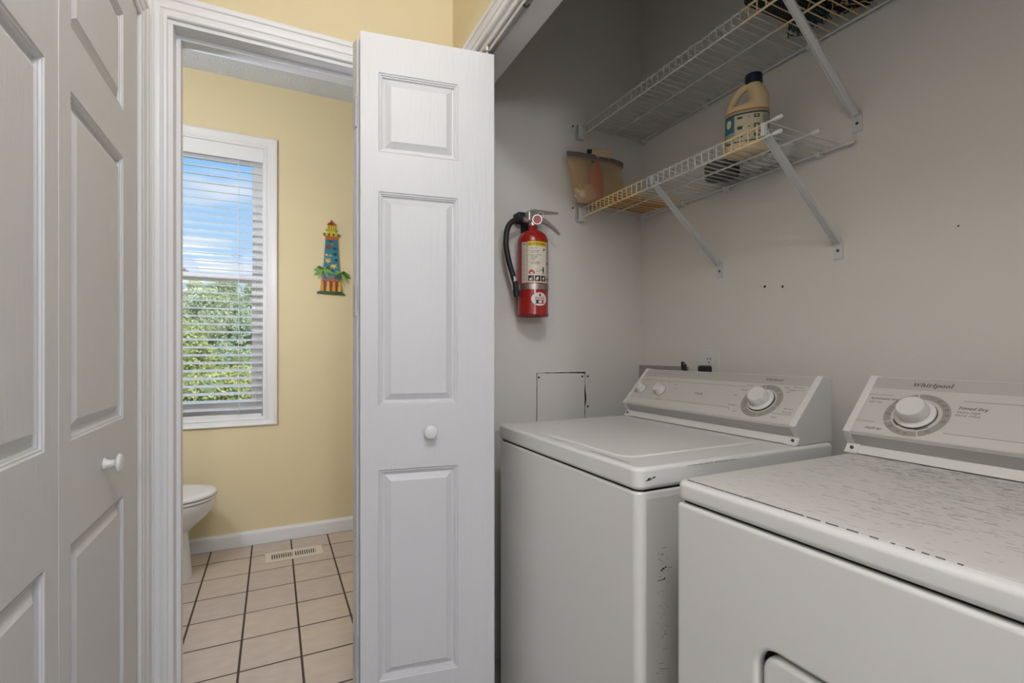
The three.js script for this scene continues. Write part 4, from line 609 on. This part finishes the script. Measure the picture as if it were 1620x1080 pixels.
  const g = mergeVertices(new THREE.SphereGeometry(1, 60, 40).deleteAttribute('uv')); const p = g.attributes.position; for (let i = 0; i < p.count; i++) { const v = V().fromBufferAttribute(p, i), k = 1 + 0.55 * fbm(v.x * 1.7 + 3, v.y * 1.7, v.z * 2.3, 4) + 0.25 * Math.abs(fbm(v.x * 5, v.y * 5, v.z * 5, 3)); p.setXYZ(i, v.x * k * 0.040, Math.max(-0.0165, v.y * k * 0.024), v.z * k * 0.085); } g.computeVertexNormals(); g.translate(1.345, SH + 0.0166, -0.985);
  mesh('cloth', g, std({ name: 'pale_cotton', color: lin(0.62, 0.61, 0.59), roughness: 0.9 }), rg);
}
{ // zip bag leaning in the corner, with an orange spray bottle and a printed packet
  const t = thing('zip_bag', 'crinkled clear plastic zip bag leaning in the shelf corner', 'plastic bag', [1.14, SH, -1.58]);
  const film = phys({ name: 'bag_film', color: lin(0.96, 0.84, 0.63), transmission: 0.80, thickness: 0, roughness: 0.14, clearcoat: 0.5, clearcoatRoughness: 0.2, side: THREE.DoubleSide });
  // spine of the bag: from the zip down the wall and forward over the shelf
  const N = 40, K = 44, front = [], back = [];
  const row = (q, w, side) => { // q: 0 top .. 1 bottom, w: -1..1 across
    const top = 1.906, y = q < 0.8 ? top - (top - (SH + 0.030)) * (q / 0.8) : SH + 0.030 - 0.026 * ((q - 0.8) / 0.2);
    const width = 0.128 - 0.010 * Math.sin(Math.PI * Math.min(1, q * 1.1)) + 0.03 * smooth(0.75, 1, q), cx = 1.142 + 0.012 * q + 0.07 * smooth(0.7, 1, q);
    const puff = (1 - w * w) ** 0.6 * Math.sin(Math.PI * Math.min(1, 0.02 + 0.99 * q)) ** 0.55; const wr = 0.010 * fbm(w * 3.1 + 2, q * 4.3, side * 7 + 1.5, 4) + 0.006 * Math.abs(fbm(w * 8, q * 9, side * 3, 3));
    const z = BACK + 0.056 + 0.05 * q * q + side * 0.030 * puff + wr * (0.3 + puff) + 0.01 * w;
    return [cx + w * width + 0.006 * fbm(q * 5, w * 2, 3.3, 2), y - 0.012 * w * w * (1 - q) * (w > 0 ? 1 : 0.1) + 0.003 * fbm(w * 4, 1.2, q * 3, 2), Math.max(BACK + 0.004, z)];
  };
  const grid = (side) => { const pos = [], idx = []; for (let j = 0; j <= N; j++) for (let i = 0; i <= K; i++) pos.push(...row(j / N, -1 + 2 * i / K, side)); for (let j = 0; j < N; j++) for (let i = 0; i < K; i++) { const a = j * (K + 1) + i, b = a + 1, c = a + K + 1, d = c + 1; side > 0 ? idx.push(a, c, b, b, c, d) : idx.push(a, b, c, b, d, c); } const g = new THREE.BufferGeometry(); g.setAttribute('position', new THREE.Float32BufferAttribute(pos, 3)); g.setIndex(idx); g.computeVertexNormals(); return g; };
  mesh('bag_film', [grid(1), grid(-1)], film, t);
  const strip = (q0, q1, off, mat, name) => { const pos = [], idx = []; const n = 30; for (let i = 0; i <= n; i++) { const w = -1 + 2 * i / n; for (const [q, o] of [[q0, off], [q1, off], [q1, off - 0.003], [q0, off - 0.003]]) { const a = row(Math.max(q, 0), w, 1); pos.push(a[0], a[1] + (q < 0 ? -q * 0.23 : 0), a[2] + o); } } for (let i = 0; i < n; i++) for (let k = 0; k < 4; k++) { const a = i * 4 + k, b = i * 4 + (k + 1) % 4, c = a + 4, d = b + 4; idx.push(a, b, c, b, d, c); } const g = new THREE.BufferGeometry(); g.setAttribute('position', new THREE.Float32BufferAttribute(pos, 3)); g.setIndex(idx); g.computeVertexNormals(); mesh(name, g, mat, t); };
  strip(-0.035, 0.055, 0.0035, std({ name: 'zip_grey', color: lin(0.17, 0.155, 0.14), roughness: 0.4 }), 'zip_strip');
  strip(0.056, 0.068, 0.0042, std({ name: 'zip_red', color: lin(0.45, 0.10, 0.04), roughness: 0.4 }), 'zip_line');
  strip(0.069, 0.095, 0.0035, std({ name: 'zip_pale', color: lin(0.28, 0.25, 0.22), roughness: 0.4 }), 'zip_strip');
  const s = thing('spray_bottle', 'orange spray bottle with pale nozzle poking out of the zip bag', 'bottle', [1.135, SH, -1.585]);
  const sx = 1.145, sz = -1.588, orange = std({ name: 'orange_plastic', color: lin(0.50, 0.075, 0.012), roughness: 0.35 });
  mesh('bottle_body', lathe([[0.0001, 0.004], [0.026, 0.004], [0.030, 0.008], [0.030, 0.10], [0.027, 0.125], [0.020, 0.150], [0.0135, 0.166], [0.0130, 0.176], [0.0001, 0.176]], 32).translate(sx, SH, sz), orange, s);
  mesh('collar', cyl(0.0155, 0.0155, 0.018, 20).translate(sx, SH + 0.183, sz), std({ name: 'nozzle_collar', color: lin(0.5, 0.33, 0.2), roughness: 0.5 }), s);
  const head = extrude(poly([[-0.030, 0], [-0.026, 0.020], [-0.010, 0.030], [0.050, 0.022], [0.058, 0.012], [0.054, -0.006], [0.010, -0.004], [-0.004, -0.004]]), 0.026, 0.004).translate(0, 0, -0.013);
  head.rotateY(-0.35).translate(sx + 0.004, SH + 0.197, sz + 0.002); mesh('spray_head', head, std({ name: 'ivory_plastic', color: lin(0.62, 0.47, 0.29), roughness: 0.45 }), s);
  mesh('trigger', [extrude(poly([[-0.030, 0.024], [-0.044, 0.022], [-0.043, 0.010], [-0.034, 0.004], [-0.030, -0.010], [-0.020, -0.030], [-0.016, -0.030], [-0.020, -0.006], [-0.010, -0.002], [-0.014, 0.010]]), 0.014, 0.002).translate(0, 0, -0.007).rotateY(-0.35).translate(sx + 0.004, SH + 0.197, sz + 0.008)], M.rubber, s);
  const wr2 = thing('plastic_wrapper', 'crumpled pale wrapper lying inside the bottom of the zip bag', 'wrapper', [1.10, SH, -1.56]);
  const wg2 = mergeVertices(new THREE.SphereGeometry(1, 56, 40).deleteAttribute('uv')); { const p = wg2.attributes.position; for (let i = 0; i < p.count; i++) { const v = V().fromBufferAttribute(p, i), k = 0.85 + 0.5 * Math.abs(fbm(v.x * 2.1 + 5, v.y * 2.1, v.z * 2.1, 4)) + 0.3 * fbm(v.x * 4 + 1, v.y * 4, v.z * 4, 3); p.setXYZ(i, v.x * k * 0.055, Math.max(-0.034, v.y * k * 0.045), v.z * k * 0.018); } wg2.computeVertexNormals(); wg2.translate(1.085, SH + 0.036, -1.572); }
  mesh('wrapper_film', wg2, phys({ name: 'wrapper_film', color: lin(0.85, 0.66, 0.46), transmission: 0.45, thickness: 0, roughness: 0.25, clearcoat: 0.5 }), wr2);
  const pk = thing('paper_packet', 'striped orange and cream packet lying flat under the zip bag', 'packet', [1.27, SH, -1.50]);
  const pm = canvasTex(256, 256, (g, w, h) => { g.fillStyle = '#c9a064'; g.fillRect(0, 0, w, h); for (const [x, ww, c] of [[16, 30, '#a04a1c'], [62, 10, '#3a2a20'], [86, 26, '#b5692c'], [126, 8, '#7c2a14'], [150, 34, '#a9431a'], [200, 8, '#30241d'], [222, 20, '#b87838']]) { g.fillStyle = c; g.fillRect(x, 0, ww, h); } g.fillStyle = '#d6b57c'; g.fillRect(0, 150, w, 14); });
  const pg = new RoundedBoxGeometry(0.24, 0.008, 0.15, 3, 0.0035); pg.rotateY(0.12).translate(1.270, SH + 0.0045, -1.515); const pu = pg.attributes.uv, pp = pg.attributes.position; for (let i = 0; i < pu.count; i++) pu.setXY(i, (pp.getZ(i) + 1.60) / 0.18, (pp.getX(i) - 1.13) / 0.28);
  mesh('packet_body', pg, std({ name: 'printed_packet', map: pm, roughness: 0.4 }), pk);
}
// ---------------------------------------------------------------- rugs on the upper shelf
{
  const Y = 2.040; const weave = tex(256, (u, v) => { const a = Math.sin(2 * Math.PI * (u * 16)) , b = Math.sin(2 * Math.PI * (v * 16 + (Math.floor(u * 16) % 2 ? 0.25 : -0.25) * Math.abs(a) * 2)); return 0.5 + 0.28 * b + 0.2 * a; }, false, 0.12);
  const weaveC = tex(256, (u, v) => { const z = Math.abs(((u * 12) % 1) - 0.5); const k = ((v * 18 + z) % 1) < 0.45; return k ? [0.22, 0.33, 0.31] : [0.07, 0.095, 0.09]; }, true, 0.14);
  const dark = std({ name: 'dark_green_weave', map: weaveC, roughness: 0.95, bumpMap: weave, bumpScale: 0.004 });
  const fold = (x0, x1, z0, z1, y0, th, layers, sd) => { const gs = []; for (let k = 0; k < layers; k++) { const g = new RoundedBoxGeometry(x1 - x0 - 0.008 * k, th, z1 - z0 - 0.008 * k, 4, th * 0.45); const p = g.attributes.position; for (let i = 0; i < p.count; i++) p.setXYZ(i, p.getX(i) + 0.004 * noise.noise(p.getZ(i) * 22, k, sd), p.getY(i) + 0.003 * noise.noise(p.getX(i) * 20, p.getZ(i) * 20, k + sd), p.getZ(i) + 0.005 * noise.noise(p.getX(i) * 22, k + 3, sd)); g.translate((x0 + x1) / 2, y0 + th * (k + 0.5) + 0.001, (z0 + z1) / 2); gs.push(boxUV(g)); } return gs; };
  const t = thing('folded_rug', 'folded dark green woven rug with fringe on the upper shelf', 'rug', [1.21, Y, -0.843]);
  mesh('weave', fold(1.104, 1.305, -0.884, -0.802, Y + 0.004, 0.024, 3, 2.2), dark, t);
  seed = 15; const f = []; for (let k = 0; k < 130; k++) { const z = rr(-0.90, -0.81), y = Y + rr(0.004, 0.06), l = rr(0.03, 0.065); f.push(tube([[1.300, y, z], [1.300 + l * 0.5, y - rr(-0.004, 0.01), z + rr(-0.008, 0.008)], [1.300 + l, Math.max(Y + 0.003, y - rr(0.0, 0.05)), z + rr(-0.02, 0.02)]], 0.0016, 5, 4)); }
  const fr = mesh('fringe', f, std({ name: 'green_fringe', color: lin(0.05, 0.12, 0.11), roughness: 0.95 }), t); fr.userData.kind = 'stuff';
  const u = thing('tasselled_throw', 'black throw with cream tassels bunched on the upper shelf', 'throw', [1.25, Y, -0.68]);
  const bl = std({ name: 'black_wool', color: lin(0.014, 0.012, 0.011), roughness: 0.95, bumpMap: weave, bumpScale: 0.003 });
  mesh('wool', fold(1.108, 1.372, -0.792, -0.56, Y + 0.004, 0.028, 3, 6.1), bl, u);
  const tassel = (n, mat, name, sd) => { seed = sd; const gs = []; for (let k = 0; k < n; k++) { const z = rr(-0.80, -0.58), x = rr(1.24, 1.385), y = Y + 0.004; gs.push(tube([[x, y + rr(0, 0.01), z], [x + rr(-0.02, 0.02), y - rr(0.001, 0.007), z + rr(-0.015, 0.015)], [x + rr(-0.03, 0.03), y + rr(-0.004, 0.012), z + rr(-0.03, 0.03)]], 0.0017, 7, 4)); } const m = mesh(name, gs, mat, u); m.userData.kind = 'stuff'; };
  tassel(80, std({ name: 'cream_tassel', color: lin(0.5, 0.38, 0.22), roughness: 0.9 }), 'cream_tassels', 61); tassel(70, bl, 'black_tassels', 62);
}

// ---------------------------------------------------------------- fire extinguisher
{
  const X = 0.855, Z = BACK + 0.068, Y = 1.268, r = 0.0565; const t = thing('fire_extinguisher', 'red fire extinguisher with black hose hanging on the closet wall', 'fire extinguisher', [X, Y, Z]);
  mesh('cylinder', lathe([[0.0001, 0.006], [0.045, 0.006], [0.050, 0.0005], [r, 0], [r + 0.0012, 0.003], [r + 0.0012, 0.010], [r, 0.013], [r, 0.268], [0.0545, 0.284], [0.048, 0.298], [0.036, 0.309], [0.022, 0.315], [0.0175, 0.320], [0.0165, 0.332], [0.0001, 0.332]], 56).translate(X, Y, Z), M.red, t);
  { seed = 8; const gs = []; for (let k = 0; k < 40; k++) { const a = -0.5 + rr(-1.4, 1.4), s = new THREE.SphereGeometry(1, 6, 5).scale(rr(0.001, 0.004), rr(0.0006, 0.002), 0.0004); s.translate(0, Y + rr(0.001, 0.009) * rnd() ** 0.7, r + 0.0012).rotateY(a); s.translate(X, 0, Z); gs.push(s); } mesh('rust_spots', gs, std({ name: 'rust', color: lin(0.06, 0.03, 0.015), roughness: 0.9 }), t).userData.kind = 'stuff'; }
  const rad = (d) => d * Math.PI / 180, patch = (rr0, y0, y1, a0, a1) => new THREE.CylinderGeometry(rr0, rr0, y1 - y0, 40, 1, true, rad(a0), rad(a1 - a0)).translate(X, (y0 + y1) / 2, Z);
  const side = canvasTex(128, 512, (g, w, h) => { g.fillStyle = '#d8cfc0'; g.fillRect(0, 0, w, h); g.fillStyle = '#5a4a44'; g.fillRect(28, 14, 72, 10); g.fillRect(24, 30, 80, 8); g.fillStyle = '#8d8177'; for (let y = 56; y < 490; y += 9) g.fillRect(18, y, 60 + (y * 7) % 34, 4); });
  mesh('side_label', patch(r + 0.0006, Y + 0.118, Y + 0.263, -72, -50), std({ map: side, roughness: 0.4 }), t);
  const main = canvasTex(512, 720, (g, w, h) => {
    g.fillStyle = '#e3d9c8'; g.fillRect(0, 0, w, h); g.fillStyle = '#d9c21c'; g.fillRect(0, 0, w, 84); stampText(g, 'INSTRUCTIONS', 166, 44, 44, { style: 'bold', align: 'center', color: '#2b2410' });
    const L = [['1', ['PULL PIN']], ['2', ['START BACK', 'EIGHT FEET']], ['3', ['AIM AT BASE OF', 'FIRE AND', 'SQUEEZE', 'LEVER']], ['4', ['SWEEP FROM', 'SIDE TO SIDE']]]; let y = 120;
    for (const [n, ls] of L) { stampText(g, n, 22, y, 26, { style: 'bold', color: '#a33a24' }); for (const s of ls) { stampText(g, s, 56, y, 24, { style: 'bold', color: '#4b4038' }); y += 28; } y += 16; }
    g.fillStyle = '#1f1b18'; g.fillRect(262, 128, 60, 10); g.fillRect(284, 116, 14, 46); g.fillRect(250, 150, 30, 8);
    g.fillStyle = '#b9351f'; g.beginPath(); g.moveTo(20, 566); g.quadraticCurveTo(20, 500, 70, 494); g.quadraticCurveTo(126, 510, 118, 566); g.closePath(); g.fill(); g.fillStyle = '#e3d9c8'; g.beginPath(); g.ellipse(70, 548, 26, 12, 0, 0, 7); g.fill();
    g.strokeStyle = '#3a332d'; g.lineWidth = 5; g.beginPath(); g.moveTo(118, 544); g.lineTo(250, 500); g.stroke(); g.fillStyle = '#1f1b18'; g.beginPath(); g.ellipse(272, 456, 13, 14, 0, 0, 7); g.fill(); g.fillRect(258, 470, 30, 58); g.fillRect(240, 492, 30, 10); g.fillRect(258, 526, 12, 44); g.fillRect(280, 526, 12, 44);
    for (let k = 0; k < 3; k++) { const x = 14 + k * 108; g.fillStyle = '#17130f'; g.fillRect(x, 596, 94, 100); g.fillStyle = '#e3d9c8'; if (k === 0) { g.fillRect(x + 20, 640, 30, 44); g.fillRect(x + 58, 612, 10, 72); } else if (k === 1) { g.beginPath(); g.ellipse(x + 42, 648, 22, 34, 0.4, 0, 7); g.fill(); } else { g.beginPath(); g.moveTo(x + 20, 640); g.lineTo(x + 70, 610); g.lineTo(x + 50, 690); g.fill(); } }
    g.fillStyle = '#c9bfae'; g.fillRect(342, 0, 170, h); g.fillStyle = '#7d6f63'; for (let yy = 20; yy < h - 20; yy += 14) g.fillRect(352, yy, 90 + (yy * 13) % 50, 6); g.fillStyle = '#3b342e'; g.fillRect(352, 360, 60, 26); g.fillRect(352, 640, 70, 30);
  });
  mesh('instruction_label', patch(r + 0.0006, Y + 0.118, Y + 0.265, -48, 66), std({ map: main, roughness: 0.4 }), t);
  mesh('strap', patch(r + 0.0012, Y + 0.094, Y + 0.114, -180, 180), std({ name: 'steel_strap', color: lin(0.42, 0.37, 0.33), roughness: 0.4, metalness: 0.9 }), t);
  const logo = canvasTex(256, 200, (g, w, h) => { g.clearRect(0, 0, w, h); g.fillStyle = '#c4271b'; g.beginPath(); g.ellipse(128, 100, 127, 99, 0, 0, 7); g.fill(); g.fillStyle = '#e8e2da'; g.beginPath(); g.ellipse(128, 100, 121, 93, 0, 0, 7); g.fill(); stampText(g, 'BADGER', 134, 84, 38, { style: 'bold', align: 'center', color: '#b3261b' }); g.fillStyle = '#a3201a'; g.beginPath(); g.moveTo(118, 60); g.lineTo(126, 26); g.lineTo(140, 20); g.lineTo(152, 60); g.fill(); g.fillStyle = '#1f2c58'; g.fillRect(66, 110, 62, 54); g.fillStyle = '#b3261b'; g.fillRect(128, 110, 76, 54); g.fillStyle = '#e8e2da'; for (const [x, d] of [[62, 1], [126, 1], [206, -1], [150, -1]]) { g.beginPath(); g.ellipse(x, 137, 16, 18, 0, 0, 7); g.fill(); } });
  mesh('maker_badge', patch(r + 0.0007, Y + 0.034, Y + 0.085, -36, 30), std({ map: logo, transparent: true, alphaTest: 0.5, roughness: 0.4 }), t);
  const metal = std({ name: 'valve_metal', color: lin(0.55, 0.52, 0.48), roughness: 0.38, metalness: 0.8 });
  mesh('valve', [cyl(0.015, 0.0165, 0.020, 20).translate(X, Y + 0.339, Z), box(X - 0.026, X + 0.026, Y + 0.345, Y + 0.385, Z - 0.016, Z + 0.016, 0.007), rod([X - 0.045, Y + 0.352, Z], [X - 0.02, Y + 0.352, Z], 0.010, 16)], metal, t);
  mesh('pressure_gauge', [cyl(0.0175, 0.0175, 0.012, 28).rotateX(Math.PI / 2).rotateY(rad(-24)).translate(X + 0.006, Y + 0.351, Z + 0.022)], metal, t);
  mesh('gauge_face', [cyl(0.0150, 0.0150, 0.0016, 28).rotateX(Math.PI / 2).rotateY(rad(-24)).translate(X + 0.0033, Y + 0.351, Z + 0.0282)], std({ name: 'gauge_red', color: lin(0.35, 0.03, 0.03), roughness: 0.4 }), t);
  const lever = (pts, w) => { const c = new THREE.CatmullRomCurve3(pts.map((p) => V(...p))); const n = 20, pos = [], idx = []; for (let i = 0; i <= n; i++) { const p = c.getPoint(i / n), ww = w * (1 - 0.35 * i / n); const hh = 0.017 * (1 - 0.72 * i / n); for (const [dy, dz] of [[-hh * 0.5, -ww], [hh * 0.5, -ww], [hh * 0.5, ww], [-hh * 0.5, ww]]) pos.push(p.x, p.y + dy, p.z + dz); } for (let i = 0; i < n; i++) for (let k = 0; k < 4; k++) { const a = i * 4 + k, b = i * 4 + (k + 1) % 4; idx.push(a, a + 4, b, b, a + 4, b + 4); } idx.push(0, 1, 2, 0, 2, 3, n * 4, n * 4 + 2, n * 4 + 1, n * 4, n * 4 + 3, n * 4 + 2); const g = new THREE.BufferGeometry(); g.setAttribute('position', new THREE.Float32BufferAttribute(pos, 3)); g.setIndex(idx); return toCreasedNormals(g, 0.6); };
  mesh('top_lever', lever([[X - 0.01, Y + 0.383, Z], [X + 0.03, Y + 0.386, Z], [X + 0.075, Y + 0.389, Z + 0.002], [X + 0.105, Y + 0.390, Z + 0.004]], 0.010), metal, t);
  mesh('carry_handle', lever([[X + 0.015, Y + 0.362, Z], [X + 0.05, Y + 0.352, Z + 0.002], [X + 0.085, Y + 0.333, Z + 0.004], [X + 0.110, Y + 0.312, Z + 0.006]], 0.011), metal, t);
  mesh('pull_pin', [tube([[X + 0.012, Y + 0.378, Z + 0.026], [X + 0.026, Y + 0.376, Z + 0.030], [X + 0.030, Y + 0.360, Z + 0.030], [X + 0.020, Y + 0.350, Z + 0.028], [X + 0.010, Y + 0.362, Z + 0.026]], 0.0014, 20, 6, true)], metal, t);
  mesh('hose', tube([[X - 0.040, Y + 0.352, Z], [X - 0.065, Y + 0.350, Z + 0.002], [X - 0.098, Y + 0.325, Z + 0.004], [X - 0.112, Y + 0.270, Z + 0.006], [X - 0.104, Y + 0.205, Z + 0.008], [X - 0.088, Y + 0.15, Z + 0.01], [X - 0.080, Y + 0.125, Z + 0.01]], 0.0098, 40, 14), M.rubber, t);
  mesh('hose_band', rod([X - 0.0825, Y + 0.140, Z + 0.01], [X - 0.0785, Y + 0.124, Z + 0.01], 0.0108, 16), metal, t);
  mesh('nozzle', [rod([X - 0.0785, Y + 0.124, Z + 0.01], [X - 0.072, Y + 0.082, Z + 0.01], 0.0098, 16), rod([X - 0.074, Y + 0.094, Z + 0.01], [X - 0.0695, Y + 0.068, Z + 0.01], 0.0118, 16)], M.rubber, t);
  mesh('wall_hanger', [box(X - 0.048, X - 0.016, Y + 0.352, Y + 0.386, BACK, Z - 0.02, 0.004), box(X - 0.016, X + 0.016, Y + 0.30, Y + 0.39, BACK, BACK + 0.004, 0.001)], M.rubber, t);
}

// ---------------------------------------------------------------- lamps
function pendantLamp(name, label, L) {
  const [x, y, z] = L.at, t = thing(name, label, 'lamp', [x, y - 0.1, z]);
  mesh('canopy', lathe([[0.0001, -0.022], [0.05, -0.021], [0.06, -0.012], [0.062, -0.0005], [0.0001, -0.0005]], 36).translate(x, CEIL, z), M.vinyl, t);
  mesh('stem', rod([x, CEIL - 0.02, z], [x, y + 0.085, z], 0.008, 14), M.steel, t);
  mesh('glass_globe', lathe([[0.0001, -0.10], [0.06, -0.095], [0.115, -0.07], [0.145, -0.02], [0.14, 0.03], [0.10, 0.07], [0.04, 0.088], [0.0001, 0.09]], 40).translate(x, y, z), std({ name: 'lit_glass', color: lin(0.8, 0.8, 0.8), emissive: new THREE.Color(L.color), emissiveIntensity: 1.2, roughness: 0.5 }), t);
  const p = new THREE.PointLight(L.color, L.power, 0, 2); p.position.set(x, y, z); p.castShadow = true; p.shadow.radius = 6; scene.add(p);
}
pendantLamp('pendant_lamp', 'round frosted pendant lamp hanging in the hall', HALL_LAMP);
{
  const [x, y, z] = BATH_FILL.at, t = thing('added_bath_lamp', 'added unseen globe lamp that brightens the bathroom window wall', 'lamp', [x, y, BACK - 0.116]);
  mesh('wall_plate', cyl(0.06, 0.065, 0.02, 32).rotateX(Math.PI / 2).translate(x, y, BACK - 0.1255), M.steel, t);
  mesh('arm', rod([x, y, BACK - 0.13], [x, y, z + 0.07], 0.012, 14), M.steel, t);
  mesh('globe', new THREE.SphereGeometry(0.08, 32, 24).translate(x, y, z), std({ name: 'lit_globe', color: lin(0.8, 0.8, 0.8), emissive: new THREE.Color(BATH_FILL.color), emissiveIntensity: 1.2, roughness: 0.5 }), t);
  const p = new THREE.PointLight(BATH_FILL.color, BATH_FILL.power, 0, 2); p.position.set(x, y, z); p.castShadow = true; p.shadow.radius = 3.5; scene.add(p);
}
{
  const [x, y, z] = ROOM_FILL.at, t = thing('added_room_lamp', 'added globe lamp behind the camera standing in for window daylight', 'lamp', [x, 0, z]);
  mesh('base', lathe([[0.0001, 0], [0.14, 0], [0.14, 0.012], [0.12, 0.02], [0.02, 0.03], [0.0001, 0.03]], 36).translate(x, -0.004, z), M.steel, t);
  mesh('pole', rod([x, 0.02, z], [x, y - 0.13, z], 0.012, 16), M.steel, t);
  mesh('globe', new THREE.SphereGeometry(0.14, 32, 24).translate(x, y, z), std({ name: 'lit_globe', color: lin(0.8, 0.8, 0.8), emissive: new THREE.Color(ROOM_FILL.color), emissiveIntensity: 1.2, roughness: 0.5 }), t);
  const p = new THREE.PointLight(ROOM_FILL.color, ROOM_FILL.power, 0, 2); p.position.set(x, y, z); p.castShadow = true; p.shadow.radius = 6; scene.add(p);
}

// ---------------------------------------------------------------- outdoors: wooded slope beyond the window
{
  const ground = new THREE.PlaneGeometry(120, 90, 60, 45).rotateX(-Math.PI / 2); const p = ground.attributes.position;
  for (let i = 0; i < p.count; i++) { const x = p.getX(i), z = p.getZ(i) - 50; p.setXYZ(i, x, -5.5 + 8.3 * smooth(-18, -70, z) + 1.2 * fbm(x * 0.06, z * 0.06, 2.2, 3), z); } ground.computeVertexNormals();
  struct('hillside', ground, std({ name: 'meadow', color: lin(0.10, 0.15, 0.045), roughness: 1 }), 'green slope rising beyond the window');
  const leafM = (r, g, b) => std({ name: 'foliage', color: lin(r, g, b), roughness: 0.8, side: THREE.DoubleSide });
  const tones = [leafM(0.50, 0.58, 0.24), leafM(0.52, 0.62, 0.42), leafM(0.60, 0.62, 0.25)], core = leafM(0.26, 0.33, 0.15), bark = std({ name: 'bark', color: lin(0.09, 0.065, 0.045), roughness: 1 });  // second tone is paler and bluish: air haze put into the leaf colour
  const protos = [0, 1, 2].map((k) => { seed = 500 + k * 31; const pos = [], lobes = []; for (let i = 0; i < 26; i++) { const a = rr(0, 6.283), h = rr(0, 1), q = Math.sin(Math.PI * (0.12 + 0.8 * h)) * 2.1 * rr(0.35, 1); lobes.push([q * Math.cos(a), 2.2 + 4.6 * h, q * Math.sin(a), rr(0.55, 1.0)]); }
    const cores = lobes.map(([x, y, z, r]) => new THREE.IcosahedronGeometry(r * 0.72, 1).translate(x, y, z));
    for (const [x, y, z, r] of lobes) for (let i = 0; i < 420; i++) { const u = rr(-1, 1), a = rr(0, 6.283), s = Math.sqrt(1 - u * u), d = r * rr(0.7, 1.08); const c = V(x + d * s * Math.cos(a), y + d * u, z + d * s * Math.sin(a)); const e1 = V(rr(-1, 1), rr(-1, 1), rr(-1, 1)).normalize(), e2 = V(rr(-1, 1), rr(-0.4, 0.4), rr(-1, 1)).cross(e1).normalize(), L = rr(0.07, 0.13); const A = c.clone().addScaledVector(e1, -L), B = c.clone().addScaledVector(e2, L * 0.5), C = c.clone().addScaledVector(e1, L), D = c.clone().addScaledVector(e2, -L * 0.5); for (const v of [A, B, C, A, C, D]) pos.push(v.x, v.y, v.z); }
    const g = new THREE.BufferGeometry(); g.setAttribute('position', new THREE.Float32BufferAttribute(pos, 3)); g.computeVertexNormals();
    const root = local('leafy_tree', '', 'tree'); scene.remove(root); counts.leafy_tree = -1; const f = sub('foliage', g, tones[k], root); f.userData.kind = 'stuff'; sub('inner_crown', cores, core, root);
    sub('trunk', [tube([[0, -0.6, 0], [0.05, 1.2, 0.03], [-0.05, 2.8, 0], [0.1, 4.6, 0.05]], 0.16, 12, 8)], bark, root); return root; });
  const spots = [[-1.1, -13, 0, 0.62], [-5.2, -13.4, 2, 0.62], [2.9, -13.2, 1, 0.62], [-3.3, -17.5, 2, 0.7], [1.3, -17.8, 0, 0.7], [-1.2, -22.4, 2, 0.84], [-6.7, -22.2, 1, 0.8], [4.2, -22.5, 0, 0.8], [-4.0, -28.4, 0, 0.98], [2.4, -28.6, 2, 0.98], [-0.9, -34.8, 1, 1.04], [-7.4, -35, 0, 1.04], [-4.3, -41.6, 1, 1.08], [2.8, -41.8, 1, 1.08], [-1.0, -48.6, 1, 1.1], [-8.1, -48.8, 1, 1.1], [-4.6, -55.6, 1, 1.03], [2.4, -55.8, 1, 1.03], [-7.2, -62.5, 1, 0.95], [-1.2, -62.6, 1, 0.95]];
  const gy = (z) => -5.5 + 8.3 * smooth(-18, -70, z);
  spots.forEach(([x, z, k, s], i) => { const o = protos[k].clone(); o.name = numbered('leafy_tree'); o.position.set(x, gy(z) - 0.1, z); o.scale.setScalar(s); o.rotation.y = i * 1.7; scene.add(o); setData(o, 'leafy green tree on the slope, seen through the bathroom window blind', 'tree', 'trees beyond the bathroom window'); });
}
scene.traverse((o) => { delete o.userData.at; });
renderer.render(scene, camera);
